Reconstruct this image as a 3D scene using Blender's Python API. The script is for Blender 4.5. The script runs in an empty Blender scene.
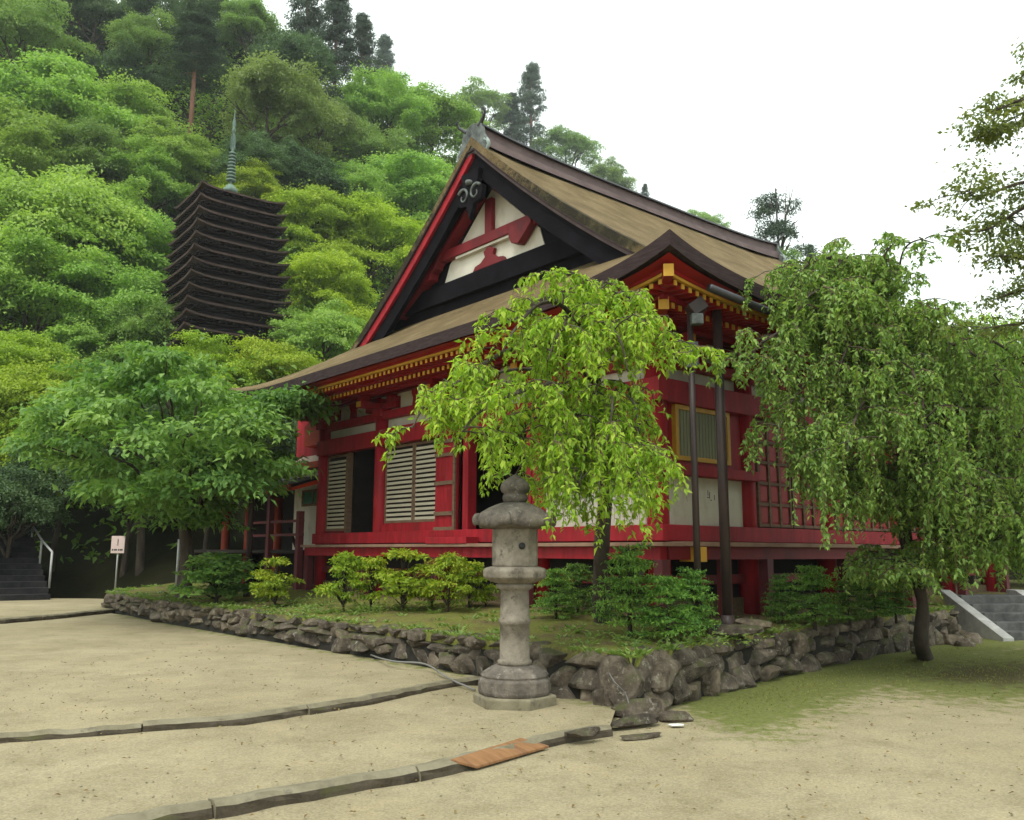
import bpy, math, random
import numpy as np
from mathutils import Vector, Matrix
sc = bpy.context.scene
col = sc.collection
R = math.radians
RNG = np.random.default_rng(7)
random.seed(7)

# ------------------------------------------------------------------ camera
FPX, PITCH, ROLL, AZ = 867.39, 0.1621, 0.0038, 0.8669
CAM = np.array([0, 0, 1.6])
cd = bpy.data.cameras.new('camera'); cam = bpy.data.objects.new('camera', cd); col.objects.link(cam)
cd.sensor_width = 36; cd.lens = FPX / 1024 * 36; cd.clip_start = 0.05; cd.clip_end = 3000
cam.matrix_world = Matrix.Translation(CAM) @ Matrix.Rotation(math.pi/2 + PITCH, 4, 'X') @ Matrix.Rotation(ROLL, 4, 'Z')
sc.camera = cam

def ray(px, py):
    x, y = px-512, py-410
    c, s = math.cos(ROLL), math.sin(ROLL)
    x, y = x*c+y*s, -x*s+y*c
    d = np.array([x, FPX*math.cos(PITCH)+y*math.sin(PITCH), FPX*math.sin(PITCH)-y*math.cos(PITCH)])
    return d/d[1]
def atY(px, py, Y): return CAM + ray(px, py)*Y
def atZ(px, py, z):
    d = ray(px, py); return CAM + d*(z-1.6)/d[2]

# building frame: x runs along the right facade, y along the left one
CO = np.array([2.149, 12.8, 0.0])
UX = np.array([math.sin(AZ), math.cos(AZ), 0]); VX = np.array([-math.cos(AZ), math.sin(AZ), 0])
U, V, EV = 11.565, 10.168, 1.848
def G(x, y, z): return CO + UX*x + VX*y + np.array([0, 0, z])
def loc(P): q = np.array(P)-CO; return np.array([q@UX, q@VX, q[2]])
BROT = math.pi/2 - AZ

# ------------------------------------------------------------------ node helpers
def mat_new(name):
    m = bpy.data.materials.new(name); m.use_nodes = True
    nt = m.node_tree; nt.nodes.clear()
    out = nt.nodes.new('ShaderNodeOutputMaterial'); b = nt.nodes.new('ShaderNodeBsdfPrincipled')
    nt.links.new(b.outputs[0], out.inputs[0])
    return m, nt, b, out
def N(nt, t, **kw):
    n = nt.nodes.new(t)
    for k, v in kw.items(): setattr(n, k, v)
    return n
def ramp(nt, fac, stops):
    r = nt.nodes.new('ShaderNodeValToRGB'); nt.links.new(fac, r.inputs[0])
    e = r.color_ramp.elements
    while len(e) < len(stops): e.new(0.5)
    for el, (p, c) in zip(e, stops):
        el.position = p; el.color = (*c, 1) if len(c) == 3 else c
    return r.outputs[0]
def noise(nt, co, scale, detail=4, rough=.6, dist=0):
    n = nt.nodes.new('ShaderNodeTexNoise'); n.inputs['Scale'].default_value = scale
    n.inputs['Detail'].default_value = detail; n.inputs['Roughness'].default_value = rough
    n.inputs['Distortion'].default_value = dist
    nt.links.new(co, n.inputs['Vector']); return n.outputs['Fac']
def mixc(nt, fac, a, b, mode='MIX'):
    n = nt.nodes.new('ShaderNodeMix'); n.data_type = 'RGBA'; n.blend_type = mode
    for sock, v in ((n.inputs[0], fac), (n.inputs[6], a), (n.inputs[7], b)):
        if hasattr(v, 'node'): nt.links.new(v, sock)
        else: sock.default_value = v if not isinstance(v, tuple) else (*v, 1) if len(v) == 3 else v
    return n.outputs[2]
def coords(nt, scale=(1, 1, 1), kind='Object'):
    t = nt.nodes.new('ShaderNodeTexCoord'); mp = nt.nodes.new('ShaderNodeMapping')
    nt.links.new(t.outputs[kind], mp.inputs[0]); mp.inputs['Scale'].default_value = scale
    return mp.outputs[0]
def bump(nt, b, h, strength=.3, dist=.02):
    n = nt.nodes.new('ShaderNodeBump'); n.inputs['Strength'].default_value = strength
    n.inputs['Distance'].default_value = dist
    nt.links.new(h, n.inputs['Height']); nt.links.new(n.outputs[0], b.inputs['Normal'])
def setv(b, rough=.8, spec=.3, metal=0):
    b.inputs['Roughness'].default_value = rough; b.inputs['Specular IOR Level'].default_value = spec
    b.inputs['Metallic'].default_value = metal

def simple(name, c1, c2, scale=3, rough=.8, stretch=(1, 1, 1), bs=.25, bd=.01, spec=.3, c3=None, lo=.3, hi=.7, metal=0):
    m, nt, b, o = mat_new(name)
    co = coords(nt, stretch)
    f = noise(nt, co, scale, 6, .62)
    c = ramp(nt, f, [(lo, c1), (hi, c2)])
    if c3:
        f2 = noise(nt, co, scale*.45, 5, .7)
        k = ramp(nt, f2, [(.52, (0, 0, 0)), (.68, (1, 1, 1))])
        c = mixc(nt, k, c, c3)
    nt.links.new(c, b.inputs['Base Color'])
    f3 = noise(nt, co, scale*6, 5, .6)
    bump(nt, b, f3, bs, bd); setv(b, rough, spec, metal)
    return m

M = {}
M['red'] = simple('red_paint', (.20, .007, .013), (.40, .017, .028), 4.5, .6, (1.6, 1.6, .35), .3, .008, .25, (.19, .016, .018))
M['red_deep'] = simple('dark_red_paint', (.13, .008, .011), (.20, .011, .016), 2.5, .6, (1, 1, .4), .15, .006, .3, (.06, .008, .01))
M['vermilion'] = simple('vermilion_paint', (.42, .035, .010), (.55, .06, .015), 2, .5, (1, 1, 1), .1, .005, .3)
M['red_eave'] = simple('red_eave_paint', (.26, .010, .010), (.36, .016, .014), 2, .55, (1, 1, 1), .1, .005, .3)
M['maroon'] = simple('maroon_post_paint', (.085, .018, .02), (.14, .025, .03), 3, .6, (1, 1, .3), .2, .006, .3)
M['yellow'] = simple('ochre_yellow_paint', (.48, .25, .025), (.62, .34, .04), 3, .55)
M['plaster'] = simple('white_plaster', (.52, .475, .40), (.64, .60, .525), 2.2, .9, (1, 1, .5), .12, .006, .15, (.42, .365, .285))
M['slat'] = simple('pale_wood_slats', (.42, .37, .28), (.56, .51, .41), 4, .8, (1, .6, 6), .1, .004, .2)
M['wood'] = simple('weathered_wood', (.12, .07, .045), (.22, .14, .09), 4, .8, (1, 1, 5), .3, .006)
M['deckwood'] = simple('deck_wood', (.20, .11, .075), (.32, .20, .14), 3, .75, (1, 1, 1), .2, .006)
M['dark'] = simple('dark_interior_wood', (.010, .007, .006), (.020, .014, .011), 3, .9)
M['gdark'] = simple('dark_gable_boards', (.004, .0035, .005), (.010, .008, .011), 3, .9, (1, 1, 1), .3, .01, .08)
M['iron'] = simple('brown_iron', (.022, .013, .012), (.045, .026, .024), 5, .5, (1, 1, .4), .15, .004, .4)
M['gutter'] = simple('dark_copper_gutter', (.018, .017, .022), (.035, .033, .04), 4, .4, (1, 1, 1), .1, .004, .5)
M['verdigris'] = simple('verdigris_copper', (.16, .20, .185), (.34, .40, .37), 5, .7, (1, 1, 1), .25, .008, .3, (.07, .08, .08))
M['oldcopper'] = simple('old_copper', (.05, .055, .055), (.16, .18, .17), 7, .7, (1, 1, 1), .3, .01, .3, (.03, .03, .032))
M['vermilion_shade'] = simple('shaded_vermilion_paint', (.17, .022, .010), (.27, .04, .016), 3, .65, (1, 1, .4), .2, .006, .25)  # darker vermilion copy with the corridor's shade put into its colour
M['ridge'] = simple('ridge_copper', (.075, .048, .048), (.14, .095, .093), 2.5, .65, (1, 1, 2), .2, .006, .3)
M['steel'] = simple('grey_steel', (.30, .30, .29), (.42, .42, .41), 6, .45, (1, 1, 1), .05, .003, .5)
M['signboard'] = simple('pale_pink_board', (.50, .38, .36), (.58, .45, .43), 2, .6)
M['ink'] = simple('black_ink', (.02, .02, .02), (.03, .03, .03), 2, .7)
M['greenglass'] = simple('green_pane', (.03, .12, .07), (.05, .18, .10), 3, .3, (1, 1, 1), .05, .002, .5)
M['greybar'] = simple('grey_green_bars', (.19, .19, .12), (.27, .265, .17), 4, .7, (1, 1, .3))
M['plank'] = simple('orange_plank', (.20, .10, .045), (.29, .15, .068), 5, .8, (1, 6, 1), .4, .006, .2, (.17, .085, .045))
M['hose'] = simple('grey_hose', (.13, .125, .115), (.20, .19, .18), 6, .6)
M['white'] = simple('white_scrap', (.68, .68, .66), (.78, .78, .76), 4, .7)
M['bark'] = simple('tree_bark', (.035, .026, .020), (.085, .066, .05), 5, .9, (1, 1, .25), .6, .02, .2, (.10, .10, .075))
M['barkl'] = simple('lichen_bark', (.07, .05, .042), (.26, .22, .19), 6, .9, (1, 1, .5), .6, .02, .2, (.05, .04, .035))
M['barkred'] = simple('red_cedar_bark', (.16, .075, .05), (.26, .13, .09), 5, .9, (1, 1, .2), .5, .02)
M['twig'] = simple('reddish_twigs', (.09, .05, .035), (.15, .09, .06), 8, .8)

# bark-shingle roof
def roof_mat():
    m, nt, b, o = mat_new('cypress_bark_roof')
    co = coords(nt)
    f = noise(nt, coords(nt, (1.2, 1.2, 1.2)), 1.3, 6, .65)
    c = ramp(nt, f, [(.30, (.115, .082, .040)), (.52, (.190, .136, .070)), (.72, (.265, .198, .108))])
    # fine layered courses following the slope height
    wv = N(nt, 'ShaderNodeTexWave'); wv.bands_direction = 'Z'; wv.inputs['Scale'].default_value = 9
    wv.inputs['Distortion'].default_value = 2.2; wv.inputs['Detail'].default_value = 4; wv.inputs['Detail Scale'].default_value = 2.5
    nt.links.new(co, wv.inputs['Vector'])
    c = mixc(nt, .12, c, ramp(nt, wv.outputs['Fac'], [(0, (.08, .052, .022)), (1, (.28, .20, .095))]))
    # damp dark moss blotches, mostly near edges (attribute 'damp_shade')
    at = N(nt, 'ShaderNodeAttribute', attribute_name='damp_shade')
    fn = noise(nt, co, 7, 8, .75)
    ad = N(nt, 'ShaderNodeMath', operation='MULTIPLY_ADD'); nt.links.new(at.outputs['Fac'], ad.inputs[0])
    ad.inputs[1].default_value = .55; nt.links.new(fn, ad.inputs[2])
    k = ramp(nt, ad.outputs[0], [(.66, (0, 0, 0)), (.86, (1, 1, 1))])
    c = mixc(nt, k, c, (.035, .03, .02))
    f4 = noise(nt, co, 2.2, 5, .7)
    c = mixc(nt, ramp(nt, f4, [(.50, (0, 0, 0)), (.72, (.75, .75, .75))]), c, (.115, .10, .045))
    nt.links.new(c, b.inputs['Base Color'])
    fg = noise(nt, co, 30, 8, .8)
    c = mixc(nt, .9, c, ramp(nt, fg, [(.3, (.6, .57, .52)), (.5, (1, 1, 1)), (.7, (1.35, 1.3, 1.2))]), 'MULTIPLY')
    nt.links.new(c, b.inputs['Base Color'])
    bump(nt, b, noise(nt, coords(nt, (1, 1, 2)), 22, 9, .75), .9, .06); setv(b, .95, .15)
    return m
M['roof'] = roof_mat()
M['roofedge'] = simple('roof_bark_edge', (.022, .014, .015), (.055, .036, .036), 5, .9, (1, 1, 8), .5, .02, .15)

def stone_mat(name, cs, scale, lich=None, moss=None, bs=.6, rnd=True):
    m, nt, b, o = mat_new(name)
    co = coords(nt)
    f = noise(nt, co, scale, 8, .7, .3)
    c = ramp(nt, f, [(.30, cs[0]), (.5, cs[1]), (.70, cs[2])])
    if rnd:
        at = N(nt, 'ShaderNodeAttribute', attribute_name='rnd')
        c = mixc(nt, .75, c, ramp(nt, at.outputs['Fac'], [(0, (.45, .42, .40)), (.5, (.85, .80, .74)), (1, (1.35, 1.25, 1.1))]), 'MULTIPLY')
    if lich:
        f2 = noise(nt, co, scale*2.3, 8, .75)
        c = mixc(nt, ramp(nt, f2, [(.56, (0, 0, 0)), (.66, (.8, .8, .8))]), c, lich)
    if moss:
        f3 = noise(nt, co, scale*.8, 6, .7)
        g = N(nt, 'ShaderNodeNewGeometry'); sp = N(nt, 'ShaderNodeSeparateXYZ'); nt.links.new(g.outputs['Normal'], sp.inputs[0])
        ad = N(nt, 'ShaderNodeMath', operation='MULTIPLY_ADD'); nt.links.new(sp.outputs['Z'], ad.inputs[0]); ad.inputs[1].default_value = .16
        nt.links.new(f3, ad.inputs[2])
        c = mixc(nt, ramp(nt, ad.outputs[0], [(.60, (0, 0, 0)), (.74, (.8, .8, .8))]), c, moss)
    nt.links.new(c, b.inputs['Base Color'])
    bump(nt, b, noise(nt, co, scale*3, 12, .78), bs, .06); setv(b, .92, .2)
    return m
M['wallstone'] = stone_mat('rubble_stone', ((.035, .028, .023), (.15, .125, .10), (.31, .27, .215)), 4.6, (.42, .385, .31), (.085, .095, .03), 1.0)
M['lantern'] = stone_mat('lantern_granite', ((.065, .055, .045), (.20, .172, .135), (.30, .265, .21)), 3.8, (.06, .048, .04), None, .5, False)
M['lanterncap'] = stone_mat('lantern_cap_granite', ((.055, .046, .04), (.14, .12, .10), (.24, .205, .17)), 4.5, (.32, .29, .25), None, .6, False)
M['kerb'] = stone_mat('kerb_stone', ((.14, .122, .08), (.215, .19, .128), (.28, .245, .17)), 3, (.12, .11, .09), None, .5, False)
M['kerbface'] = stone_mat('dark_kerb_face', ((.035, .028, .02), (.075, .06, .042), (.12, .10, .075)), 4, None, (.07, .07, .025), .5, False)  # darker stone than the tops, for the front faces
M['stepstone'] = stone_mat('step_stone', ((.045, .045, .045), (.09, .09, .088), (.15, .15, .145)), 3, None, None, .4, False)
M['stepdark'] = stone_mat('shaded_step_stone', ((.010, .010, .011), (.022, .021, .022), (.038, .036, .036)), 2, None, None, .4, False)  # near-black albedo stands in for the shade under the trees
M['palestone'] = stone_mat('pale_stringer_stone', ((.26, .26, .25), (.36, .36, .34), (.44, .44, .42)), 3, (.22, .22, .20), None, .3, False)
M['coretone'] = simple('dark_earth_joints', (.012, .011, .009), (.03, .026, .02), 6, 1, (1, 1, 1), .4, .02)

def ground_mat(name, moss=True, tint=1.0):
    m, nt, b, o = mat_new(name)
    co = coords(nt)
    big = noise(nt, co, .55, 5, .6)
    c = ramp(nt, big, [(.3, (.28*tint, .238*tint, .150*tint)), (.7, (.365*tint, .315*tint, .208*tint))])
    fine = noise(nt, co, 46, 5, .8)
    c = mixc(nt, .9, c, ramp(nt, fine, [(.28, (.68, .66, .63)), (.5, (1, 1, 1)), (.72, (1.24, 1.22, 1.20))]), 'MULTIPLY')
    patch = noise(nt, co, 1.7, 8, .72, .4)
    c = mixc(nt, 1.0, c, ramp(nt, patch, [(.32, (.80, .79, .74)), (.5, (1, 1, 1)), (.66, (1.12, 1.10, 1.06))]), 'MULTIPLY')
    vo = N(nt, 'ShaderNodeTexVoronoi'); vo.inputs['Scale'].default_value = 70; nt.links.new(co, vo.inputs['Vector'])
    c = mixc(nt, .35, c, ramp(nt, vo.outputs['Color'], [(.1, (.6, .58, .55)), (.9, (1.35, 1.33, 1.3))]), 'MULTIPLY')
    mid = noise(nt, co, 5, 6, .7)
    c = mixc(nt, ramp(nt, mid, [(.56, (0, 0, 0)), (.76, (.4, .4, .4))]), c, (.20, .17, .10))
    # scattered dark specks of fallen debris
    sp = noise(nt, co, 21, 3, .5)
    c = mixc(nt, ramp(nt, sp, [(.70, (0, 0, 0)), (.76, (.6, .6, .6))]), c, (.16, .11, .06))
    if moss:
        at = N(nt, 'ShaderNodeAttribute', attribute_name='moss')
        f = noise(nt, co, 5.5, 12, .8)
        ad = N(nt, 'ShaderNodeMath', operation='ADD'); fm = N(nt, 'ShaderNodeMath', operation='MULTIPLY_ADD'); nt.links.new(f, fm.inputs[0]); fm.inputs[1].default_value = 1.9; fm.inputs[2].default_value = -.45
        nt.links.new(at.outputs['Fac'], ad.inputs[0]); nt.links.new(fm.outputs[0], ad.inputs[1])
        k = ramp(nt, ad.outputs[0], [(.80, (0, 0, 0)), (1.35, (.9, .9, .9))])
        f2 = noise(nt, co, 22, 6, .7)
        mc = ramp(nt, f2, [(.3, (.06, .076, .016)), (.7, (.195, .222, .055))])
        c = mixc(nt, k, c, mc)
        dt = N(nt, 'ShaderNodeAttribute', attribute_name='damp_shade')  # on the ground this attribute paints tree shade into the colour
        ad2 = N(nt, 'ShaderNodeMath', operation='ADD'); nt.links.new(dt.outputs['Fac'], ad2.inputs[0]); nt.links.new(mid, ad2.inputs[1])
        c = mixc(nt, ramp(nt, ad2.outputs[0], [(.85, (0, 0, 0)), (1.25, (.8, .8, .8))]), c, (.09, .07, .035))
    nt.links.new(c, b.inputs['Base Color'])
    bump(nt, b, fine, .7, .02); setv(b, 1, .1)
    return m
M['gravel'] = ground_mat('gravel_ground')
def terrace_mat():
    m, nt, b, o = mat_new('mossy_terrace_soil')
    co = coords(nt)
    f = noise(nt, co, 2.0, 7, .7); f2 = noise(nt, co, 25, 6, .75)
    soil = ramp(nt, f2, [(.3, (.075, .05, .03)), (.7, (.20, .145, .085))])
    mos = ramp(nt, f2, [(.3, (.085, .095, .022)), (.7, (.24, .245, .06))])
    at = N(nt, 'ShaderNodeAttribute', attribute_name='moss')
    ad = N(nt, 'ShaderNodeMath', operation='ADD'); nt.links.new(at.outputs['Fac'], ad.inputs[0]); nt.links.new(f, ad.inputs[1])
    c = mixc(nt, ramp(nt, ad.outputs[0], [(.80, (0, 0, 0)), (1.02, (1, 1, 1))]), soil, mos)
    nt.links.new(c, b.inputs['Base Color']); bump(nt, b, f2, .8, .04); setv(b, 1, .1)
    return m
M['terrace'] = terrace_mat()
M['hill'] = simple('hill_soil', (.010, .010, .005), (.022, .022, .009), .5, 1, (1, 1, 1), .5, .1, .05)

def leaf_mat(name, a, b_, c_, trans=.35, objvar=.0, rough=.55, spec=.25):
    """three leaf colours picked per leaf; thin leaves let light through"""
    m, nt, b, o = mat_new(name)
    at = N(nt, 'ShaderNodeAttribute', attribute_name='rnd')
    c = ramp(nt, at.outputs['Fac'], [(0, a), (.5, b_), (1, c_)])
    if objvar:
        oi = N(nt, 'ShaderNodeObjectInfo'); hs = N(nt, 'ShaderNodeHueSaturation')
        mr = N(nt, 'ShaderNodeMapRange'); nt.links.new(oi.outputs['Random'], mr.inputs[0])
        mr.inputs[3].default_value = 1-objvar; mr.inputs[4].default_value = 1+objvar
        nt.links.new(mr.outputs[0], hs.inputs['Value'])
        ml = N(nt, 'ShaderNodeMath', operation='MULTIPLY'); nt.links.new(oi.outputs['Random'], ml.inputs[0]); ml.inputs[1].default_value = 7.31
        fr = N(nt, 'ShaderNodeMath', operation='FRACT'); nt.links.new(ml.outputs[0], fr.inputs[0])
        mr2 = N(nt, 'ShaderNodeMapRange'); nt.links.new(fr.outputs[0], mr2.inputs[0])
        mr2.inputs[3].default_value = .484; mr2.inputs[4].default_value = .505
        nt.links.new(mr2.outputs[0], hs.inputs['Hue']); nt.links.new(c, hs.inputs['Color']); c = hs.outputs[0]
    nt.links.new(c, b.inputs['Base Color']); setv(b, rough, spec)
    tr = N(nt, 'ShaderNodeBsdfTranslucent'); nt.links.new(mixc(nt, 1, c, (1.25, 1.35, .7), 'MULTIPLY'), tr.inputs[0])
    mx = N(nt, 'ShaderNodeMixShader'); mx.inputs[0].default_value = trans
    nt.links.new(b.outputs[0], mx.inputs[1]); nt.links.new(tr.outputs[0], mx.inputs[2]); nt.links.new(mx.outputs[0], o.inputs[0])
    return m
M['lf_center'] = leaf_mat('young_cherry_leaves', (.19,.33,.03), (.32,.47,.05), (.50,.58,.08), .48)
M['lf_right'] = leaf_mat('cherry_leaves', (.15,.25,.07), (.235,.36,.09), (.36,.48,.11), .44)
M['lf_left'] = leaf_mat('plum_leaves', (.09,.19,.045), (.15,.27,.062), (.24,.37,.09), .38)
M['lf_maple'] = leaf_mat('maple_leaves', (.16,.285,.06), (.24,.385,.085), (.32,.47,.105), .44, .13)
M['lf_yellow'] = leaf_mat('yellow_maple_leaves', (.20,.31,.028), (.28,.40,.038), (.37,.47,.05), .4, .12)
M['lf_bushy'] = leaf_mat('broadleaf_leaves', (.125,.22,.06), (.185,.29,.08), (.245,.355,.10), .4, .15)
M['lf_olive'] = leaf_mat('olive_leaves', (.125,.185,.06), (.175,.24,.08), (.22,.29,.10), .36, .1)
M['lf_dark'] = leaf_mat('dark_evergreen_leaves', (.055,.105,.045), (.08,.145,.06), (.11,.18,.07), .3, .15)
M['lf_cedar'] = leaf_mat('cedar_needles', (.04,.07,.045), (.06,.095,.06), (.085,.125,.075), .2, .12)
M['lf_shrub'] = leaf_mat('young_shrub_leaves', (.17,.28,.025), (.26,.36,.03), (.36,.40,.04), .38, .08)
M['lf_shrubred'] = leaf_mat('bronze_shrub_leaves', (.16, .17, .03), (.24, .19, .035), (.30, .20, .05), .35)
M['lf_fir'] = leaf_mat('small_conifer_needles', (.07,.17,.035), (.13,.26,.048), (.20,.35,.06), .3, .3)
M['lf_wood'] = leaf_mat('woodland_leaves', (.08,.16,.03), (.13,.225,.04), (.19,.29,.05), .38)
M['lf_thin'] = leaf_mat('sparse_maple_leaves', (.10,.125,.045), (.15,.18,.055), (.21,.235,.06), .45)

# ------------------------------------------------------------------ mesh builder
class MB:
    def __init__(s): s.v = []; s.f = []; s.m = []; s.sm = []; s.r = []
    def add(s, vs, fs, mi=0, smooth=False, rnd=0.5):
        o = len(s.v); s.v += [tuple(map(float, p)) for p in vs]
        for f in fs: s.f.append(tuple(i+o for i in f)); s.m.append(mi); s.sm.append(smooth); s.r.append(rnd)
        return s
    def box(s, a, b, mi=0, rot=None, piv=None):
        x0, x1 = sorted((a[0], b[0])); y0, y1 = sorted((a[1], b[1])); z0, z1 = sorted((a[2], b[2]))
        vs = [(x, y, z) for z in (z0, z1) for y in (y0, y1) for x in (x0, x1)]
        if rot is not None:
            p = Vector(piv) if piv is not None else Vector(((x0+x1)/2, (y0+y1)/2, (z0+z1)/2))
            vs = [tuple(rot @ (Vector(q)-p) + p) for q in vs]
        return s.add(vs, [(0, 2, 3, 1), (4, 5, 7, 6), (0, 1, 5, 4), (2, 6, 7, 3), (0, 4, 6, 2), (1, 3, 7, 5)], mi)
    def beam(s, a, b, w, h, mi=0, up=(0, 0, 1)):
        a, b = Vector(a), Vector(b); d = (b-a).normalized(); side = d.cross(Vector(up)).normalized()*w/2; u2 = side.normalized().cross(d)*h/2
        vs = []
        for p in (a, b): vs += [p-side-u2, p+side-u2, p+side+u2, p-side+u2]
        return s.add(vs, [(3, 2, 1, 0), (4, 5, 6, 7), (0, 1, 5, 4), (1, 2, 6, 5), (2, 3, 7, 6), (3, 0, 4, 7)], mi)
    def tube(s, pts, rad, n=8, mi=0, smooth=True, cap=True):
        pts = [Vector(p) for p in pts]
        if not hasattr(rad, '__len__'): rad = [rad]*len(pts)
        vs = []; ref = Vector((.31, .95, .1))
        for i, p in enumerate(pts):
            d = (pts[min(i+1, len(pts)-1)]-pts[max(i-1, 0)])
            if d.length < 1e-9: d = Vector((0, 0, 1))
            d.normalize()
            if abs(d.dot(ref)) > .97: ref = Vector((1, .1, .2)).normalized()
            x = d.cross(ref).normalized(); y = d.cross(x)
            for k in range(n):
                t = 2*math.pi*k/n; vs.append(p + (x*math.cos(t)+y*math.sin(t))*rad[i])
        fs = []
        for i in range(len(pts)-1):
            for k in range(n):
                a, b = i*n+k, i*n+(k+1) % n; fs.append((a, b, b+n, a+n))
        if cap: fs += [tuple(range(n))[::-1], tuple(range((len(pts)-1)*n, len(pts)*n))]
        return s.add(vs, fs, mi, smooth)
    def lathe(s, prof, n=24, c=(0, 0), mi=0, smooth=True, sq=None):
        vs = []
        for r, z in prof:
            for k in range(n):
                t = 2*math.pi*(k+.5)/n; q = 1
                vs.append((c[0]+r*q*math.cos(t), c[1]+r*q*math.sin(t), z))
        fs = []
        for i in range(len(prof)-1):
            for k in range(n):
                a, b = i*n+k, i*n+(k+1) % n; fs.append((a, b, b+n, a+n))
        fs += [tuple(range(n))[::-1], tuple(range((len(prof)-1)*n, len(prof)*n))]
        return s.add(vs, fs, mi, smooth)
    def poly(s, outline, axis, a, b, mi=0):
        """extrude a 2-D outline along a local axis from a to b"""
        n = len(outline)
        def P(q, t):
            if axis == 'x': return (t, q[0], q[1])
            if axis == 'y': return (q[0], t, q[1])
            return (q[0], q[1], t)
        vs = [P(q, a) for q in outline]+[P(q, b) for q in outline]
        fs = [tuple(range(n))[::-1], tuple(range(n, 2*n))]+[(i, (i+1) % n, (i+1) % n+n, i+n) for i in range(n)]
        return s.add(vs, fs, mi)
    def grid(s, P, mi=0, smooth=True, flip=False):
        P = np.asarray(P); nu, nv = P.shape[:2]
        vs = P.reshape(-1, 3); fs = []
        for i in range(nu-1):
            for j in range(nv-1):
                q = (i*nv+j, (i+1)*nv+j, (i+1)*nv+j+1, i*nv+j+1); fs.append(q[::-1] if flip else q)
        return s.add(vs, fs, mi, smooth)
    def build(s, name, mats, parent=None, bevel=0, fixn=True, sharp=0):
        me = bpy.data.meshes.new(name); me.from_pydata(s.v, [], s.f)
        for m in (mats if isinstance(mats, (list, tuple)) else [mats]): me.materials.append(M[m] if isinstance(m, str) else m)
        me.polygons.foreach_set('material_index', s.m); me.polygons.foreach_set('use_smooth', s.sm)
        at = me.attributes.new('rnd', 'FLOAT', 'FACE'); at.data.foreach_set('value', s.r)
        if fixn:
            import bmesh
            bm = bmesh.new(); bm.from_mesh(me); bmesh.ops.recalc_face_normals(bm, faces=bm.faces); bm.to_mesh(me); bm.free()
        if sharp: me.set_sharp_from_angle(angle=R(sharp))
        me.update()
        o = bpy.data.objects.new(name, me); col.objects.link(o)
        if parent: o.parent = parent
        if bevel:
            md = o.modifiers.new('bevel', 'BEVEL'); md.width = bevel; md.segments = 2; md.limit_method = 'ANGLE'; md.angle_limit = R(40)
        return o

def tag(o, label, cat, group=None, kind=None):
    if label: o['label'] = label
    if cat: o['category'] = cat
    if group: o['group'] = group
    if kind: o['kind'] = kind
    return o
def empty(name, loc_, rz=0):
    o = bpy.data.objects.new(name, None); col.objects.link(o); o.location = tuple(map(float, loc_)); o.rotation_euler = (0, 0, rz)
    o.empty_display_size = .2
    return o
def copy_tree(o, parent=None):
    c = o.copy(); col.objects.link(c); c.parent = parent
    for ch in o.children: copy_tree(ch, c)
    return c
def fgrid(name, P, mat, attrs=None):
    P = np.asarray(P, dtype=np.float32); nu, nv = P.shape[:2]
    me = bpy.data.meshes.new(name)
    idx = np.arange(nu*nv).reshape(nu, nv)
    q = np.stack([idx[:-1, :-1], idx[1:, :-1], idx[1:, 1:], idx[:-1, 1:]], -1).reshape(-1, 4)
    me.from_pydata(P.reshape(-1, 3).tolist(), [], q.tolist())
    me.polygons.foreach_set('use_smooth', [True]*len(q))
    for k, v in (attrs or {}).items():
        at = me.attributes.new(k, 'FLOAT', 'POINT'); at.data.foreach_set('value', np.asarray(v, dtype=np.float32).ravel())
    me.materials.append(M[mat]); me.update()
    o = bpy.data.objects.new(name, me); col.objects.link(o)
    return o

# ------------------------------------------------------------------ value noise in numpy
def vnoise(x, y, seed=0):
    xi = np.floor(x).astype(int); yi = np.floor(y).astype(int); xf = x-xi; yf = y-yi
    def h(a, b):
        n = (a*374761393+b*668265263+seed*974711) & 0x7fffffff
        n = ((n ^ (n >> 13))*1274126177) & 0x7fffffff
        return (n ^ (n >> 16)) % 10007/10007.
    sx = xf*xf*(3-2*xf); sy = yf*yf*(3-2*yf)
    return (h(xi, yi)*(1-sx)+h(xi+1, yi)*sx)*(1-sy)+(h(xi, yi+1)*(1-sx)+h(xi+1, yi+1)*sx)*sy
def fnoise(x, y, seed=0, o=4):
    t = 0; a = .5
    for k in range(o): t = t+a*vnoise(x*2**k, y*2**k, seed+k); a *= .5
    return t

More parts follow.
